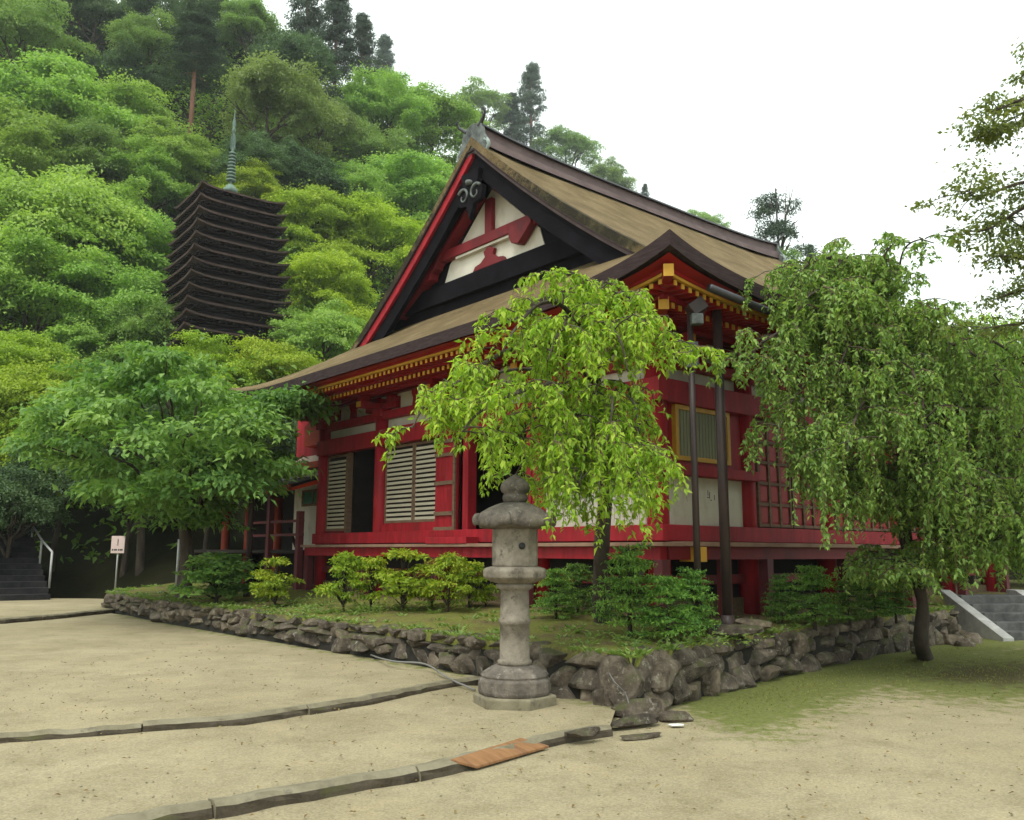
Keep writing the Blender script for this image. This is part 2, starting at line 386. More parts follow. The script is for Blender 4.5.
# ------------------------------------------------------------------ leaves
def leaf_object(name, P, D, Nn, L, W, mat, parent=None, rng=RNG, fold=.18, share=None, rvals=None):
    """P base points, D unit growth directions, Nn rough face normals; one folded lance-shaped leaf each"""
    n = len(P)
    D = D/np.linalg.norm(D, axis=1, keepdims=True)
    S = np.cross(D, Nn); S /= np.linalg.norm(S, axis=1, keepdims=True)+1e-9
    Nn = np.cross(S, D)
    L = np.broadcast_to(L, (n,))[:, None]; W = np.broadcast_to(W, (n,))[:, None]
    m = P+D*L*.42
    v = np.empty((n, 4, 3), np.float32)
    v[:, 0] = P; v[:, 1] = m+S*W*.5+Nn*W*fold; v[:, 2] = P+D*L-Nn*L*.16; v[:, 3] = m-S*W*.5+Nn*W*fold
    me = bpy.data.meshes.new(name)
    me.vertices.add(4*n); me.vertices.foreach_set('co', v.ravel())
    b = (np.arange(n)*4)[:, None]
    tri = np.concatenate([b+[0, 1, 2], b+[0, 2, 3]], 1).reshape(-1).astype(np.int32)
    me.loops.add(6*n); me.loops.foreach_set('vertex_index', tri)
    me.polygons.add(2*n); me.polygons.foreach_set('loop_start', np.arange(2*n, dtype=np.int32)*3)
    me.polygons.foreach_set('loop_total', np.full(2*n, 3, np.int32))
    me.update(calc_edges=True)
    rv = rng.random(n) if rvals is None else rvals
    at = me.attributes.new('rnd', 'FLOAT', 'FACE'); at.data.foreach_set('value', np.repeat(rv, 2).astype(np.float32))
    me.materials.append(M[mat]); me.validate()
    o = bpy.data.objects.new(name, me); col.objects.link(o)
    if parent: o.parent = parent
    return o
def unit(n, rng):
    a = rng.normal(size=(n, 3)); return a/np.linalg.norm(a, axis=1, keepdims=True)
def pad_leaves(pads, L, W, rng, droop=.25, jit=.55, shell=.5, updir=.8, loose=1.):
    """pads: list of (center, rx, rz, n): leaf layers, thicker on the upper side"""
    Ps, Ds, Ns, Rv = [], [], [], []
    for c, rx, rz, n in pads:
        a = rng.random(n)*2*math.pi; r = np.sqrt(rng.random(n))
        r = r*(1+.28*np.sin(a*3+rng.random()*6)+.15*np.sin(a*7+rng.random()*6))
        z = np.sqrt(np.clip(1-np.clip(r, 0, 1)**2, 0, 1))
        z = z*(1-shell*rng.random(n)) - .25*r
        off = np.stack([np.cos(a)*r*rx, np.sin(a)*r*rx, z*rz], 1)
        tl = rng.normal(size=2)*.28*loose; off[:, 2] += off[:, 0]*tl[0]+off[:, 1]*tl[1]; st_ = rng.random(n) < .18*loose; off[st_] *= (1.1+.45*rng.random((st_.sum(), 1)))
        off += rng.normal(size=(n, 3))*rx*(.04+.06*loose)
        Ps.append(np.asarray(c)+off)
        out = np.stack([np.cos(a), np.sin(a), np.full(n, -droop)], 1)+rng.normal(size=(n, 3))*jit
        Ds.append(out)
        nn = np.stack([np.cos(a)*r*.6, np.sin(a)*r*.6, np.full(n, updir)], 1)+rng.normal(size=(n, 3))*.35
        Ns.append(nn); Rv.append(np.clip(rng.normal(.5, .2, n)+rng.normal()*.2, 0, 1))
    P = np.concatenate(Ps); n = len(P)
    return P, np.concatenate(Ds), np.concatenate(Ns), L*(.7+.6*rng.random(n)), W*(.7+.6*rng.random(n)), np.concatenate(Rv)
def leaf_pads(name, pads, L, W, mat, parent, rng, **kw):
    P, D, Nn, l, w, rv = pad_leaves(pads, L, W, rng, **kw)
    return leaf_object(name, P, D, Nn, l, w, mat, parent, rng, rvals=rv)
def curve(a, b, rng, sag=0, n=6, wob=.08):
    a, b = np.asarray(a, float), np.asarray(b, float); L = np.linalg.norm(b-a); pts = []
    for i in range(n+1):
        t = i/n; p = a+(b-a)*t; p = p+np.array([0, 0, sag*math.sin(math.pi*t)])
        if 0 < i < n: p = p+rng.normal(size=3)*wob*L*.5
        pts.append(p)
    return pts
def smooth_path(pts, k=5):
    pts = np.asarray(pts, float); out = []
    P = np.vstack([2*pts[0]-pts[1], pts, 2*pts[-1]-pts[-2]])
    for i in range(1, len(P)-2):
        for j in range(k):
            t = j/k; p0, p1, p2, p3 = P[i-1:i+3]
            out.append(.5*((2*p1)+(-p0+p2)*t+(2*p0-5*p1+4*p2-p3)*t*t+(-p0+3*p1-3*p2+p3)*t**3))
    out.append(P[-2]); return np.array(out)

# ================================================================== setting: world and light
w = bpy.data.worlds.new('World'); sc.world = w; w.use_nodes = True
nt = w.node_tree; bg = nt.nodes['Background']
sky = nt.nodes.new('ShaderNodeTexSky'); sky.sky_type = 'NISHITA'; sky.sun_disc = False
SUN_EL, SUN_AZ = R(58), R(205)      # azimuth measured clockwise from +Y
sky.sun_elevation = SUN_EL; sky.sun_rotation = SUN_AZ; sky.air_density = 1.2; sky.dust_density = 4
# overcast: the cloud layer hides nearly all of the blue
mx = nt.nodes.new('ShaderNodeMix'); mx.data_type = 'RGBA'; mx.inputs[0].default_value = .9
nt.links.new(sky.outputs[0], mx.inputs[6]); mx.inputs[7].default_value = (7.7, 8.5, 8.0, 1)
nt.links.new(mx.outputs[2], bg.inputs[0]); bg.inputs[1].default_value = .125
ld = bpy.data.lights.new('sun', 'SUN'); ld.energy = 1.5; ld.angle = R(25); ld.color = (1, .97, .90)
lo = bpy.data.objects.new('sun', ld); col.objects.link(lo)
sd = Vector((math.sin(SUN_AZ)*math.cos(SUN_EL), math.cos(SUN_AZ)*math.cos(SUN_EL), math.sin(SUN_EL)))
lo.rotation_euler = (-sd).to_track_quat('-Z', 'Y').to_euler()
sc.view_settings.view_transform = 'Standard'; sc.view_settings.look = 'None'
sc.view_settings.exposure = 0.80; sc.view_settings.gamma = 1
cy = sc.cycles; cy.use_denoising = True
try: cy.denoiser = 'OPENIMAGEDENOISE'
except Exception: pass
cy.max_bounces = 6; cy.diffuse_bounces = 3; cy.glossy_bounces = 2; cy.transmission_bounces = 4; cy.transparent_max_bounces = 4
cy.caustics_reflective = False; cy.caustics_refractive = False

# ================================================================== setting: ground
WL = [(1.22, 9.02), (0.10, 10.28), (-1.0, 11.55), (-2.6, 13.3), (-4.75, 15.65), (-7.3, 18.6), (-9.3, 21.1), (-10.0, 22.0), (-10.3, 23.4)]
WR = [(1.22, 9.02), (1.75, 9.75), (2.9, 11.15), (4.3, 12.75), (5.6, 14.1), (7.0, 15.5), (8.0, 16.45), (8.5, 17.2), (8.62, 18.4)]
WLs = smooth_path([(x, y, 0) for x, y in WL], 8)[:, :2]; WRs = smooth_path([(x, y, 0) for x, y in WR], 8)[:, :2]
WALL = np.vstack([WLs[::-1], WRs[1:]])
def resample(P, n):
    P = np.asarray(P, float); d = np.r_[0, np.cumsum(np.linalg.norm(np.diff(P, axis=0), axis=1))]
    t = np.linspace(0, d[-1], n); return np.stack([np.interp(t, d, P[:, k]) for k in range(P.shape[1])], 1)
def dist_poly(X, Y, P):
    best = np.full(X.shape, 1e9)
    for (ax, ay), (bx, by) in zip(P[:-1], P[1:]):
        dx, dy = bx-ax, by-ay; t = np.clip(((X-ax)*dx+(Y-ay)*dy)/(dx*dx+dy*dy+1e-12), 0, 1)
        best = np.minimum(best, np.hypot(X-ax-t*dx, Y-ay-t*dy))
    return best

def moss_at(X, Y):
    dR = dist_poly(X, Y, WRs); right = np.clip((X-1.5)/.8, 0, 1)
    bank = np.clip(1-np.abs(Y-12.6-.35*(X-7))/4.0, 0, 1)*np.clip((X-3.0)/2.5, 0, 1)
    m = np.maximum(np.clip(1.0-dR/2.2, 0, 1)*1.0*right, np.clip(bank, 0, 1)*.85)
    dL = dist_poly(X, Y, WLs); m = np.maximum(m, np.clip(1-dL/.55, 0, 1)*.42)
    m = m+.10*np.clip(1-dist_poly(X, Y, WALL)/4, 0, 1)
    return m
def shade_at(X, Y):  # shade under the right cherry, put into the ground colour
    return np.clip((X-3.4)/3, 0, 1)*np.clip(1-np.abs(Y-12.2-.3*(X-7))/3.2, 0, 1)*.62

def ground_z(X, Y): return .02*(fnoise(X*1.1, Y*1.1, 3)-.5)
xs = np.r_[np.linspace(-220, -30, 10)[:-1], np.linspace(-30, -8, 23)[:-1], np.linspace(-8, 16, 241), np.linspace(16, 40, 20)[1:], np.linspace(40, 220, 8)[1:]]
ys = np.r_[np.linspace(-140, -4, 8)[:-1], np.linspace(-4, 3, 15)[:-1], np.linspace(3, 20, 171), np.linspace(20, 60, 25)[1:], np.linspace(60, 220, 8)[1:]]
X, Y = np.meshgrid(xs, ys, indexing='ij')
g = fgrid('gravel_ground', np.stack([X, Y, ground_z(X, Y)], -1), 'gravel', {'moss': moss_at(X, Y), 'damp_shade': shade_at(X, Y)})
tag(g, None, None, kind='structure')

# two raised courts, their front edges carried by low stone kerbs
K1 = np.array([atZ(q, w_, .07) for q, w_ in ((-260, 902), (150, 817), (440, 766), (560, 735), (612, 727))])[:, :2]
K2 = np.array([atZ(q, w_, .13) for q, w_ in ((-330, 774), (0, 735), (245, 718), (370, 698), (450, 682), (484, 677))])[:, :2]
K3 = np.array([atZ(q, w_, .21) for q, w_ in ((-200, 627), (0, 620), (60, 615), (118, 609))])[:, :2]
def court(name, front, back, z, n=90, m=60):
    A = resample(front, n); Bk = resample(back, n); t = np.linspace(0, 1, m)[None, :, None]
    P = A[:, None]*(1-t)+Bk[:, None]*t
    X, Y = P[..., 0], P[..., 1]
    Z = z+.015*(fnoise(X*1.3, Y*1.3, 5)-.5)
    Z[:, -1] -= .02
    return tag(fgrid(name, np.dstack([X, Y, Z]), 'gravel', {'moss': moss_at(X, Y)*.9, 'damp_shade': shade_at(X, Y)*0}), None, None, kind='structure')
kd = np.array([-.02, .02])
court('middle_gravel_court', K1+kd, np.vstack([K2[0], K2[1], K2[2], K2[3], K2[4], [.45, 10.1], [1.15, 9.3]])+np.array([0, .25]), .07)
back2 = np.array([(-34, 23.5), (-16, 22.8), (-10.2, 21.9), (-6.9, 18.5), (-4.4, 15.7), (-2.2, 13.3), (-.9, 11.75), (-.05, 10.75)])
court('upper_gravel_court', K2+kd, back2, .13)
court('path', np.vstack([K3, [(-9.6, 21.6)]]), np.array([(-34, 27), (-16, 26.5), (-12.3, 26.2), (-10.1, 25.0), (-10, 24.4)]), .21, 60, 20)

def kerb(name, line, z0, z1, label, width=.2, seg=1.1, seed=1):
    rg = np.random.default_rng(seed); L = resample(line, 400)
    d = np.r_[0, np.cumsum(np.linalg.norm(np.diff(L, axis=0), axis=1))]; mb = MB(); s = 0
    while s < d[-1]-.1:
        ln = min(seg*(.6+.8*rg.random()), d[-1]-s); m = max(3, int(ln/.12)); ring = []
        t = np.linspace(s+.006, s+ln-.006, m)
        cx, cy_ = np.interp(t, d, L[:, 0]), np.interp(t, d, L[:, 1])
        tx, ty = np.gradient(cx), np.gradient(cy_); q = np.hypot(tx, ty); nx, ny = ty/q, -tx/q
        top = z1+rg.normal()*.006+.004*rg.normal(size=m); fo = rg.normal()*.012+.008*rg.normal(size=m)
        prof = [(-width, z0-.1), (-width, 0), (-.03, .012), (.0, -.02), (.012, -(z1-z0)*.5), (.02, -(z1-z0)-.12)]
        P = np.zeros((m, 6, 3))
        for k, (off, dz) in enumerate(prof):
            o = off+fo+.006*rg.normal(size=m)
            P[:, k, 0] = cx+nx*o; P[:, k, 1] = cy_+ny*o; P[:, k, 2] = (top+dz) if k else z0-.1
        o0 = len(mb.f)
        mb.add(P.reshape(-1, 3), [(i*6+j, (i+1)*6+j, (i+1)*6+j+1, i*6+j+1) for i in range(m-1) for j in range(5)]+[tuple(range(6)), tuple(range((m-1)*6, m*6))[::-1]], 0, False, rg.random())
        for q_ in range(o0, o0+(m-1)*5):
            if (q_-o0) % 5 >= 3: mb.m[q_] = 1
        s += ln
    return tag(mb.build(name, ['kerb', 'kerbface']), label, 'kerb')
kerb('stone_kerb', K1, -.02, .080, 'long low stone kerb in the foreground, running up to the orange plank', .13, 1.6, 4)
kerb('stone_kerb', K2, .05, .140, 'low stone kerb across the gravel behind, ending near the rubble wall and lantern', .13, 1.3, 9)
kerb('stone_kerb', K3, .11, .220, 'faint low stone kerb far back before the dark steps', .25, 1.5, 12)

# terrace
inner = np.array([(-7.5, 36), (-6, 31), (-2, 30), (3, 32), (6, 32), (8.2, 31.5), (8.9, 31)])
A = resample(WALL, 170); Bk = resample(inner, 170); tt = np.linspace(0, 1, 70)**1.5
P = A[:, None]*(1-tt[None, :, None])+Bk[:, None]*tt[None, :, None]
X, Y = P[..., 0], P[..., 1]; dW = dist_poly(X, Y, WALL)
def terr_z(X, Y, dW): return .565+.17*np.clip(dW/3.2, 0, 1)+.09*(fnoise(X*1.6, Y*1.6, 11)-.5)*np.clip(dW/.5, .3, 1)
Z = terr_z(X, Y, dW); Z[:, 0] -= .12
lx = (X-CO[0])*UX[0]+(Y-CO[1])*UX[1]; ly = (X-CO[0])*VX[0]+(Y-CO[1])*VX[1]
mo = .46-np.clip((np.minimum(lx, ly)+.6)/.6, 0, 1)*.5+.12*(fnoise(X*.8, Y*.8, 21)-.5)
tag(fgrid('terrace_ground', np.dstack([X, Y, Z]), 'terrace', {'moss': mo}), None, None, kind='structure')
bx, by = np.meshgrid(np.r_[np.linspace(8.6, 10.79, 12), np.linspace(10.81, 16, 30), np.linspace(16.5, 45, 20)], np.linspace(16.1, 36, 90), indexing='ij')
start = np.where(bx < 10.8, 18.2, 16.3+.15*(bx-10.8)); byy = np.maximum(by, start)
bz = .76*np.clip((byy-start)/np.where(bx < 10.8, .05, 1.8), 0, 1)-.015+.06*(fnoise(bx*1.4, byy*1.4, 17)-.5)*np.clip((byy-start)/.8, 0, 1)
tag(fgrid('earth_bank', np.dstack([bx, byy, bz]), 'terrace', {'moss': .42+.2*(fnoise(bx, byy, 29)-.5)}), None, None, kind='structure')
def terrace_height(x, y):
    d = dist_poly(np.array([x], float), np.array([y], float), WALL)
    return float(terr_z(np.array([x], float), np.array([y], float), d)[0])
def on_terrace(px, py):
    z = .65
    for _ in range(6):
        p = atZ(px, py, z); z = terrace_height(p[0], p[1])
    p = atZ(px, py, z); p[2] = z-.01; return p

# hillside
AZS = np.radians([-60, -40, -30, -17, -11, 3, 7, 20, 40, 60]); KS = [1.2, 1.2, 1.15, 1.03, .93, .74, .58, .26, .20, .15]
def hill(X, Y):
    az = np.arctan2(X, Y); k = np.interp(az, AZS, KS); y0 = np.interp(az, np.radians([-40, -26, -22, -18, -5, 15, 40]), [32, 31, 27, 24.5, 31, 33, 24])
    d = np.clip(np.hypot(X, Y)*np.cos(az*.6)-y0, -3, 62)
    z = np.where(d > 0, .36*d+.0077*d*d, .3*d)*k+.45
    return z+np.clip(d, 0, 3)/3*(fnoise(X*.18, Y*.18, 31)-.5)*2.2
rr = np.linspace(22, 175, 110); aa = np.radians(np.linspace(-62, 62, 150))
Rr, Aa = np.meshgrid(rr, aa, indexing='ij'); X, Y = Rr*np.sin(Aa), Rr*np.cos(Aa)
tag(fgrid('hillside', np.dstack([X, Y, hill(X, Y)]), 'hill'), None, None, kind='structure')

# rubble retaining wall
def rock_verts(rg, nu=14, nv=22, p=.5, cuts=13):
    th = np.linspace(0, math.pi, nu); ph = np.linspace(0, 2*math.pi, nv, endpoint=False)
    T, Ph = np.meshgrid(th, ph, indexing='ij')
    f = lambda a: np.sign(a)*np.abs(a)**p
    q = np.stack([f(np.sin(T))*f(np.cos(Ph)), f(np.sin(T))*f(np.sin(Ph)), f(np.cos(T))], -1).reshape(-1, 3)
    for _ in range(cuts):
        n = rg.normal(size=3); n /= np.linalg.norm(n); d = .60+.32*rg.random()
        e = np.clip(q@n-d, 0, None); q = q-e[:, None]*n*.97
    q = q*(1+.10*(fnoise(q[:, 0]*2.2+rg.random()*50, q[:, 1]*2.2+q[:, 2]*1.7+9, 3)[:, None]-.5))
    fs = [(i*nv+j, (i+1)*nv+j, (i+1)*nv+(j+1) % nv, i*nv+(j+1) % nv) for i in range(nu-1) for j in range(nv)]
    return q, fs
def wall_stones():
    rg = np.random.default_rng(3); mb = MB(); core = MB()
    for pl, right in ((WLs, False), (WRs, True)):
        d = np.r_[0, np.cumsum(np.linalg.norm(np.diff(pl, axis=0), axis=1))]; Ltot = d[-1]
        def at(s):
            s = np.clip(s, 0, Ltot); e = min(s+.15, Ltot); b = max(0, s-.15)
            p = np.array([np.interp(s, d, pl[:, 0]), np.interp(s, d, pl[:, 1])])
            t = np.array([np.interp(e, d, pl[:, 0])-np.interp(b, d, pl[:, 0]), np.interp(e, d, pl[:, 1])-np.interp(b, d, pl[:, 1])]); t /= np.linalg.norm(t)
            n = np.array([t[1], -t[0]]) if right else np.array([-t[1], t[0]])
            return p, t, n
        rows = [(-.03, .24), (.19, .40), (.37, .57)]
        for zi, (z0, z1) in enumerate(rows):
            s = .18+.1*zi
            while s < Ltot:
                wd = (.24+.44*rg.random()**1.3)*(1.2 if right else 1)*(.9 if zi == 2 else 1)
                p, t, n = at(s+wd/2)
                base = .0 if (right or s < 1.3) else min(.2, .1+.03*s)
                zz0 = base+(z0+rg.normal()*.025)*(1-base/.58); zz1 = base+(z1+rg.normal()*.03)*(1-base/.58); zz1 = min(zz1, .57)
                q, fs = rock_verts(rg)
                hw, hh, hd = wd*.64, (zz1-zz0)*.68, .18+.06*rg.random()
                bat = .10*(1-(zz0+zz1)/1.2)
                c2 = p+n*(bat-.10+rg.normal()*.022)
                a = rg.normal()*.22
                qq = np.stack([q[:, 0]*math.cos(a)-q[:, 2]*math.sin(a)*.6, q[:, 1], q[:, 2]*math.cos(a)+q[:, 0]*math.sin(a)*.6], 1)
                W3 = np.stack([c2[0]+t[0]*qq[:, 0]*hw+n[0]*qq[:, 1]*hd, c2[1]+t[1]*qq[:, 0]*hw+n[1]*qq[:, 1]*hd, (zz0+zz1)/2+qq[:, 2]*hh], 1)
                mb.add(W3, fs, 0, True, rg.random()); s += wd*.97
        # dark earth behind the joints
        P = []
        for s in np.linspace(0, Ltot, 70):
            p, t, n = at(s); P.append([(*(p-n*.06), .56), (*(p+n*.04), .3), (*(p+n*.06), -.05)])
        mb.grid(np.array(P), 1)
    # the big corner block
    for cx, cy_, cz, sx, sy, sz, az in ((1.34, 9.29, .26, .34, .20, .31, .9), (1.02, 9.20, .27, .22, .16, .30, 2.3), (1.19, 9.10, .27, .24, .20, .30, .1), (1.22, 8.98, .06, .3, .18, .14, .2)):
        q, fs = rock_verts(rg, 12, 18, .5); q = q*[sx, sy, sz]; c, s = math.cos(az), math.sin(az)
        mb.add(np.stack([cx+q[:, 0]*c-q[:, 1]*s, cy_+q[:, 0]*s+q[:, 1]*c, cz+q[:, 2]], 1), fs, 0, True, .45)
    # tumbled boulders where the wall ends by the stairs and far left
    for k in range(16):
        if k < 9: px, py, z, sz = 895+rg.random()*75, 641+rg.normal()*6, .03, .10+.09*rg.random(); P0 = atZ(px, py, z)
        else: px, py, z, sz = 130+rg.random()*55, 600+rg.normal()*3, .45, .15+.10*rg.random(); P0 = atZ(px, py, z)
        q, fs = rock_verts(rg); mb.add(q*[sz*1.25, sz, sz*.8]+P0, fs, 0, True, rg.random())
    return mb.build('retaining_wall', ['wallstone', 'coretone'], sharp=22)
tag(wall_stones(), 'low rubble stone retaining wall with a big corner block, round the terrace', 'stone wall')

def rock(name, px, py, z, size, label, seed, group=None, mat='wallstone', yaw=0.):
    rg = np.random.default_rng(seed); q, fs = rock_verts(rg, 10, 16); P0 = atZ(px, py, z); c, s = math.cos(yaw), math.sin(yaw); q = q*size
    q = np.stack([q[:, 0]*c-q[:, 1]*s, q[:, 0]*s+q[:, 1]*c, q[:, 2]], 1)
    o = MB().add(q, fs, 0, True, rg.random()).build(name, mat, sharp=22); o.location = tuple(P0)
    return tag(o, label, 'rock', group)
rock('flat_rock', 632, 722, .05, (.32, .11, .06), 'long flat dark rock lying under the wall corner', 21, yaw=.5)
rock('flat_rock', 676, 717, .04, (.17, .10, .055), 'grey wedge shaped rock on the moss right of the wall corner', 22, yaw=.4)
rock('flat_rock', 585, 733, .08, (.20, .09, .045), 'low brown rock at the right end of the orange plank', 23, yaw=.5)
rock('flat_rock', 640, 736, .02, (.24, .06, .025), 'thin stone slab lying on gravel in front of the other rocks', 24, yaw=.45)
rock('flat_rock', 738, 630, .66, (.42, .25, .07), 'pale boulder on the terrace at the foot of the thick drainpipe', 25)
rock('flat_rock', 757, 624, .68, (.3, .2, .07), 'low stone lying on the terrace right of the drainpipe foot', 26)
o = rock('plastic_scrap', 677, 725, .02, (.10, .06, .012), 'small white scrap lying on the ground beside the flat rocks', 27, mat='white', yaw=.3); o['category'] = 'litter'

# plank across the drain
c4 = [atZ(450, 762, .082), atZ(477, 769, .012), atZ(549, 748, .012), atZ(521, 740, .082)]
mb = MB(); vs = [tuple(p) for p in c4]+[(p[0], p[1], p[2]+.02) for p in c4]
mb.add(vs, [(0, 3, 2, 1), (4, 5, 6, 7), (0, 1, 5, 4), (1, 2, 6, 5), (2, 3, 7, 6), (3, 0, 4, 7)])
tag(mb.build('wooden_plank', 'plank', bevel=.004), 'bright orange brown plank lying across the front kerb', 'plank')
# hose along the foot of the wall
pts = [atZ(330, 632, .15), atZ(365, 652, .16), atZ(392, 661, .22), atZ(425, 664, .22), atZ(448, 678, .15), atZ(475, 690, .09)]
tag(MB().tube(smooth_path(pts), .012, 6).build('garden_hose', 'hose'), 'thin grey hose lying along the left rubble wall', 'hose')
pts = [atZ(606, 668, .42)+[0, -.12, 0], atZ(613, 680, .34)+[0, -.14, 0], atZ(624, 692, .22)+[0, -.1, 0], atZ(631, 712, .06)]
tag(MB().tube(smooth_path(pts), [.006]*16, 6).build('dead_branch', 'hose'), 'pale bent dead branch leaning on the wall corner', 'branch')

# stone lantern
LP = atZ(514.5, 704, .07)
ln = tag(empty('stone_lantern', (LP[0], LP[1], .06), .35), 'tall weathered stone lantern with mushroom cap and round pillar, on the gravel by the wall', 'stone lantern')
SL = 1.0
def oct_(r, z, n=6): return (r, z)
mb = MB().lathe([(.43, 0), (.435, .10), (.42, .115)], 6, smooth=False); mb.build('base_slab', 'kerb', ln, .012)
mb = MB().lathe([(.36, .115), (.375, .15), (.37, .26), (.34, .285), (.355, .30), (.33, .335), (.26, .375), (.2, .40)], 12, smooth=False); mb.build('base', 'lanterncap', ln, .012)
MB().lathe([(.175, .40), (.178, .44), (.155, .455), (.152, .80), (.165, .81), (.168, .855), (.152, .865), (.146, 1.13), (.15, 1.15), (.19, 1.17), (.20, 1.205), (.17, 1.22)], 28).build('pillar', 'lantern', ln)
MB().lathe([(.20, 1.22), (.28, 1.25), (.33, 1.28), (.335, 1.35), (.31, 1.375), (.25, 1.39)], 12, smooth=False).build('platform', 'lantern', ln, .012)
mb = MB(); mb.lathe([(.235, 1.39), (.24, 1.41), (.24, 1.775), (.22, 1.79)], 12, smooth=False)
fb = mb.build('firebox', 'lantern', ln, .008)
for a in (-1.62, .4, 2.2):
    mb2 = MB(); r0 = .245
    mb2.tube([(math.cos(a)*.20, math.sin(a)*.20, 1.60), (math.cos(a)*r0, math.sin(a)*r0, 1.60)], .035, 12); mb2.build('round_hole', 'ink', fb)
prof = [(.22, 1.775), (.34, 1.79), (.40, 1.80), (.405, 1.87), (.36, 1.93), (.29, 1.985), (.20, 2.03), (.14, 2.05)]
n = 48; vs = []
for r, z in prof:
    for k in range(n):
        t = 2*math.pi*k/n; lob = max(0, math.cos(6*t))**2; q = (r/.405)**3
        rr_ = r*(1+.07*lob*q-.05*(1-lob)*q); vs.append((rr_*math.cos(t), rr_*math.sin(t), z+.035*lob*q-.012*math.cos(12*t)*q))
fs = [(i*n+k, i*n+(k+1) % n, (i+1)*n+(k+1) % n, (i+1)*n+k) for i in range(len(prof)-1) for k in range(n)]+[tuple(range(n))[::-1], tuple(range((len(prof)-1)*n, len(prof)*n))]
cap = MB().add(vs, fs, 0, True).build('cap', 'lanterncap', ln)
for k in range(6):
    t = 2*math.pi*k/6; pts = []
    for i in range(10):
        q = i/9*1.5*math.pi; rr_ = .055*(1-.06*i); pts.append((math.cos(t)*(.405+.0+rr_*math.cos(q-1.2)*.8), math.sin(t)*(.405+rr_*math.cos(q-1.2)*.8), 1.875+rr_*math.sin(q-1.2)))
    MB().tube(pts, [.034-.0018*i for i in range(10)], 8).build('curl', 'lanterncap', cap)
MB().lathe([(.10, 2.05), (.125, 2.065), (.135, 2.10), (.13, 2.13), (.115, 2.145), (.145, 2.165), (.16, 2.20), (.15, 2.25), (.11, 2.29), (.06, 2.325), (.02, 2.345), (.004, 2.355)], 20).build('finial', 'lanterncap', ln)

# ================================================================== the hall
hall = tag(empty('temple_hall', CO, BROT), 'crimson timber shrine hall with thick thatch-like bark roof and white gable, on the terrace', 'shrine hall')
GV, GW = .35, .95                       # verge plane and gable wall plane
def prof(t): return 5.17+.5*t+.0285*t*t
def rise(x, y):
    sx = np.abs(2*(x+EV)/(U+2*EV)-1); sy = np.abs(2*(y+EV)/(V+2*EV)-1)
    return .37*np.clip(sx, 0, 1.05)**7*np.clip(sy, 0, 1.05)**7
def tuv(x, y): return np.minimum(x+EV, U+EV-x), np.minimum(y+EV, V+EV-y)
def edge_lin(a, b, n, p=1): return np.linspace(a, b, n)
mb = MB(); TH = .2
ysl = np.linspace(-EV, V+EV, 97)
def slab(mb, X, Y, Zt, open_sides=(), verge=1):
    """closed slab from a height grid: bark top, darker layered edges"""
    top = np.dstack([X, Y, Zt]); cx, cyy = U/2, V/2
    bot = np.dstack([X, Y, Zt-TH])
    mb.grid(top, 0); mb.grid(bot, 1, True, True)
    nu, nv = X.shape
    for e, idx in (('x0', [(0, j) for j in range(nv)]), ('x1', [(nu-1, j) for j in range(nv)]), ('y0', [(i, 0) for i in range(nu)]), ('y1', [(i, nv-1) for i in range(nu)])):
        if e in open_sides: continue
        T = np.array([top[i, j] for i, j in idx]); Bq = np.array([bot[i, j] for i, j in idx])
        mb.grid(np.stack([T, Bq], 1), verge if e[0] == 'x' else 1, False)
# main slopes
xm = np.r_[np.linspace(GV, GV+.8, 7), np.linspace(GV+.8, U-GV-.8, 40)[1:-1], np.linspace(U-GV-.8, U-GV, 7)]
X, Y = np.meshgrid(xm, ysl, indexing='ij'); tu, tv = tuv(X, Y)
ends = np.clip(1-np.minimum(X-GV, U-GV-X)/1.6, 0, 1)**2
Zm = prof(tv)+rise(X, Y)+.13*ends*np.clip(tv-2.2, 0, 5)/5
slab(mb, X, Y, Zm, (), 0)
# skirts at the two ends
for s in (0, 1):
    xa = np.linspace(-EV, GV, 26); X, Y = np.meshgrid(xa, ysl, indexing='ij'); tu, tv = tuv(X, Y)
    Zs = prof(np.minimum(tu, tv))+rise(X, Y)
    if s: X = U-X
    slab(mb, X, Y, Zs, ('x1',))
    yb = np.linspace(-EV+2.2, V+EV-2.2, 70); xb = np.linspace(GV, GW+.06, 6); X, Y = np.meshgrid(xb, yb, indexing='ij'); tu, tv = tuv(X, Y)
    Zs = prof(np.minimum(tu, tv))-np.where(tv < tu+.05, .04, 0)
    if s: X = U-X
    slab(mb, X, Y, Zs, ('x0',))
roof = mb.build('roof', ['roof', 'roofedge'], hall)
me = roof.data; co_ = np.empty(len(me.vertices)*3, np.float32); me.vertices.foreach_get('co', co_); co_ = co_.reshape(-1, 3)
dv = np.clip(1-np.abs(co_[:, 0]-GV)/.5, 0, 1)*np.clip((co_[:, 2]-6.3)/.4, 0, 1)*np.clip(1.25-(co_[:, 2]-6.6)/2.9, .25, 1)
tt_ = np.minimum(np.minimum(co_[:, 0]+EV, U+EV-co_[:, 0]), np.minimum(co_[:, 1]+EV, V+EV-co_[:, 1]))
dv = np.maximum(dv*.95, np.clip(1-tt_/.5, 0, 1)*.42)
at = me.attributes.new('damp_shade', 'FLOAT', 'POINT'); at.data.foreach_set('value', dv.astype(np.float32))

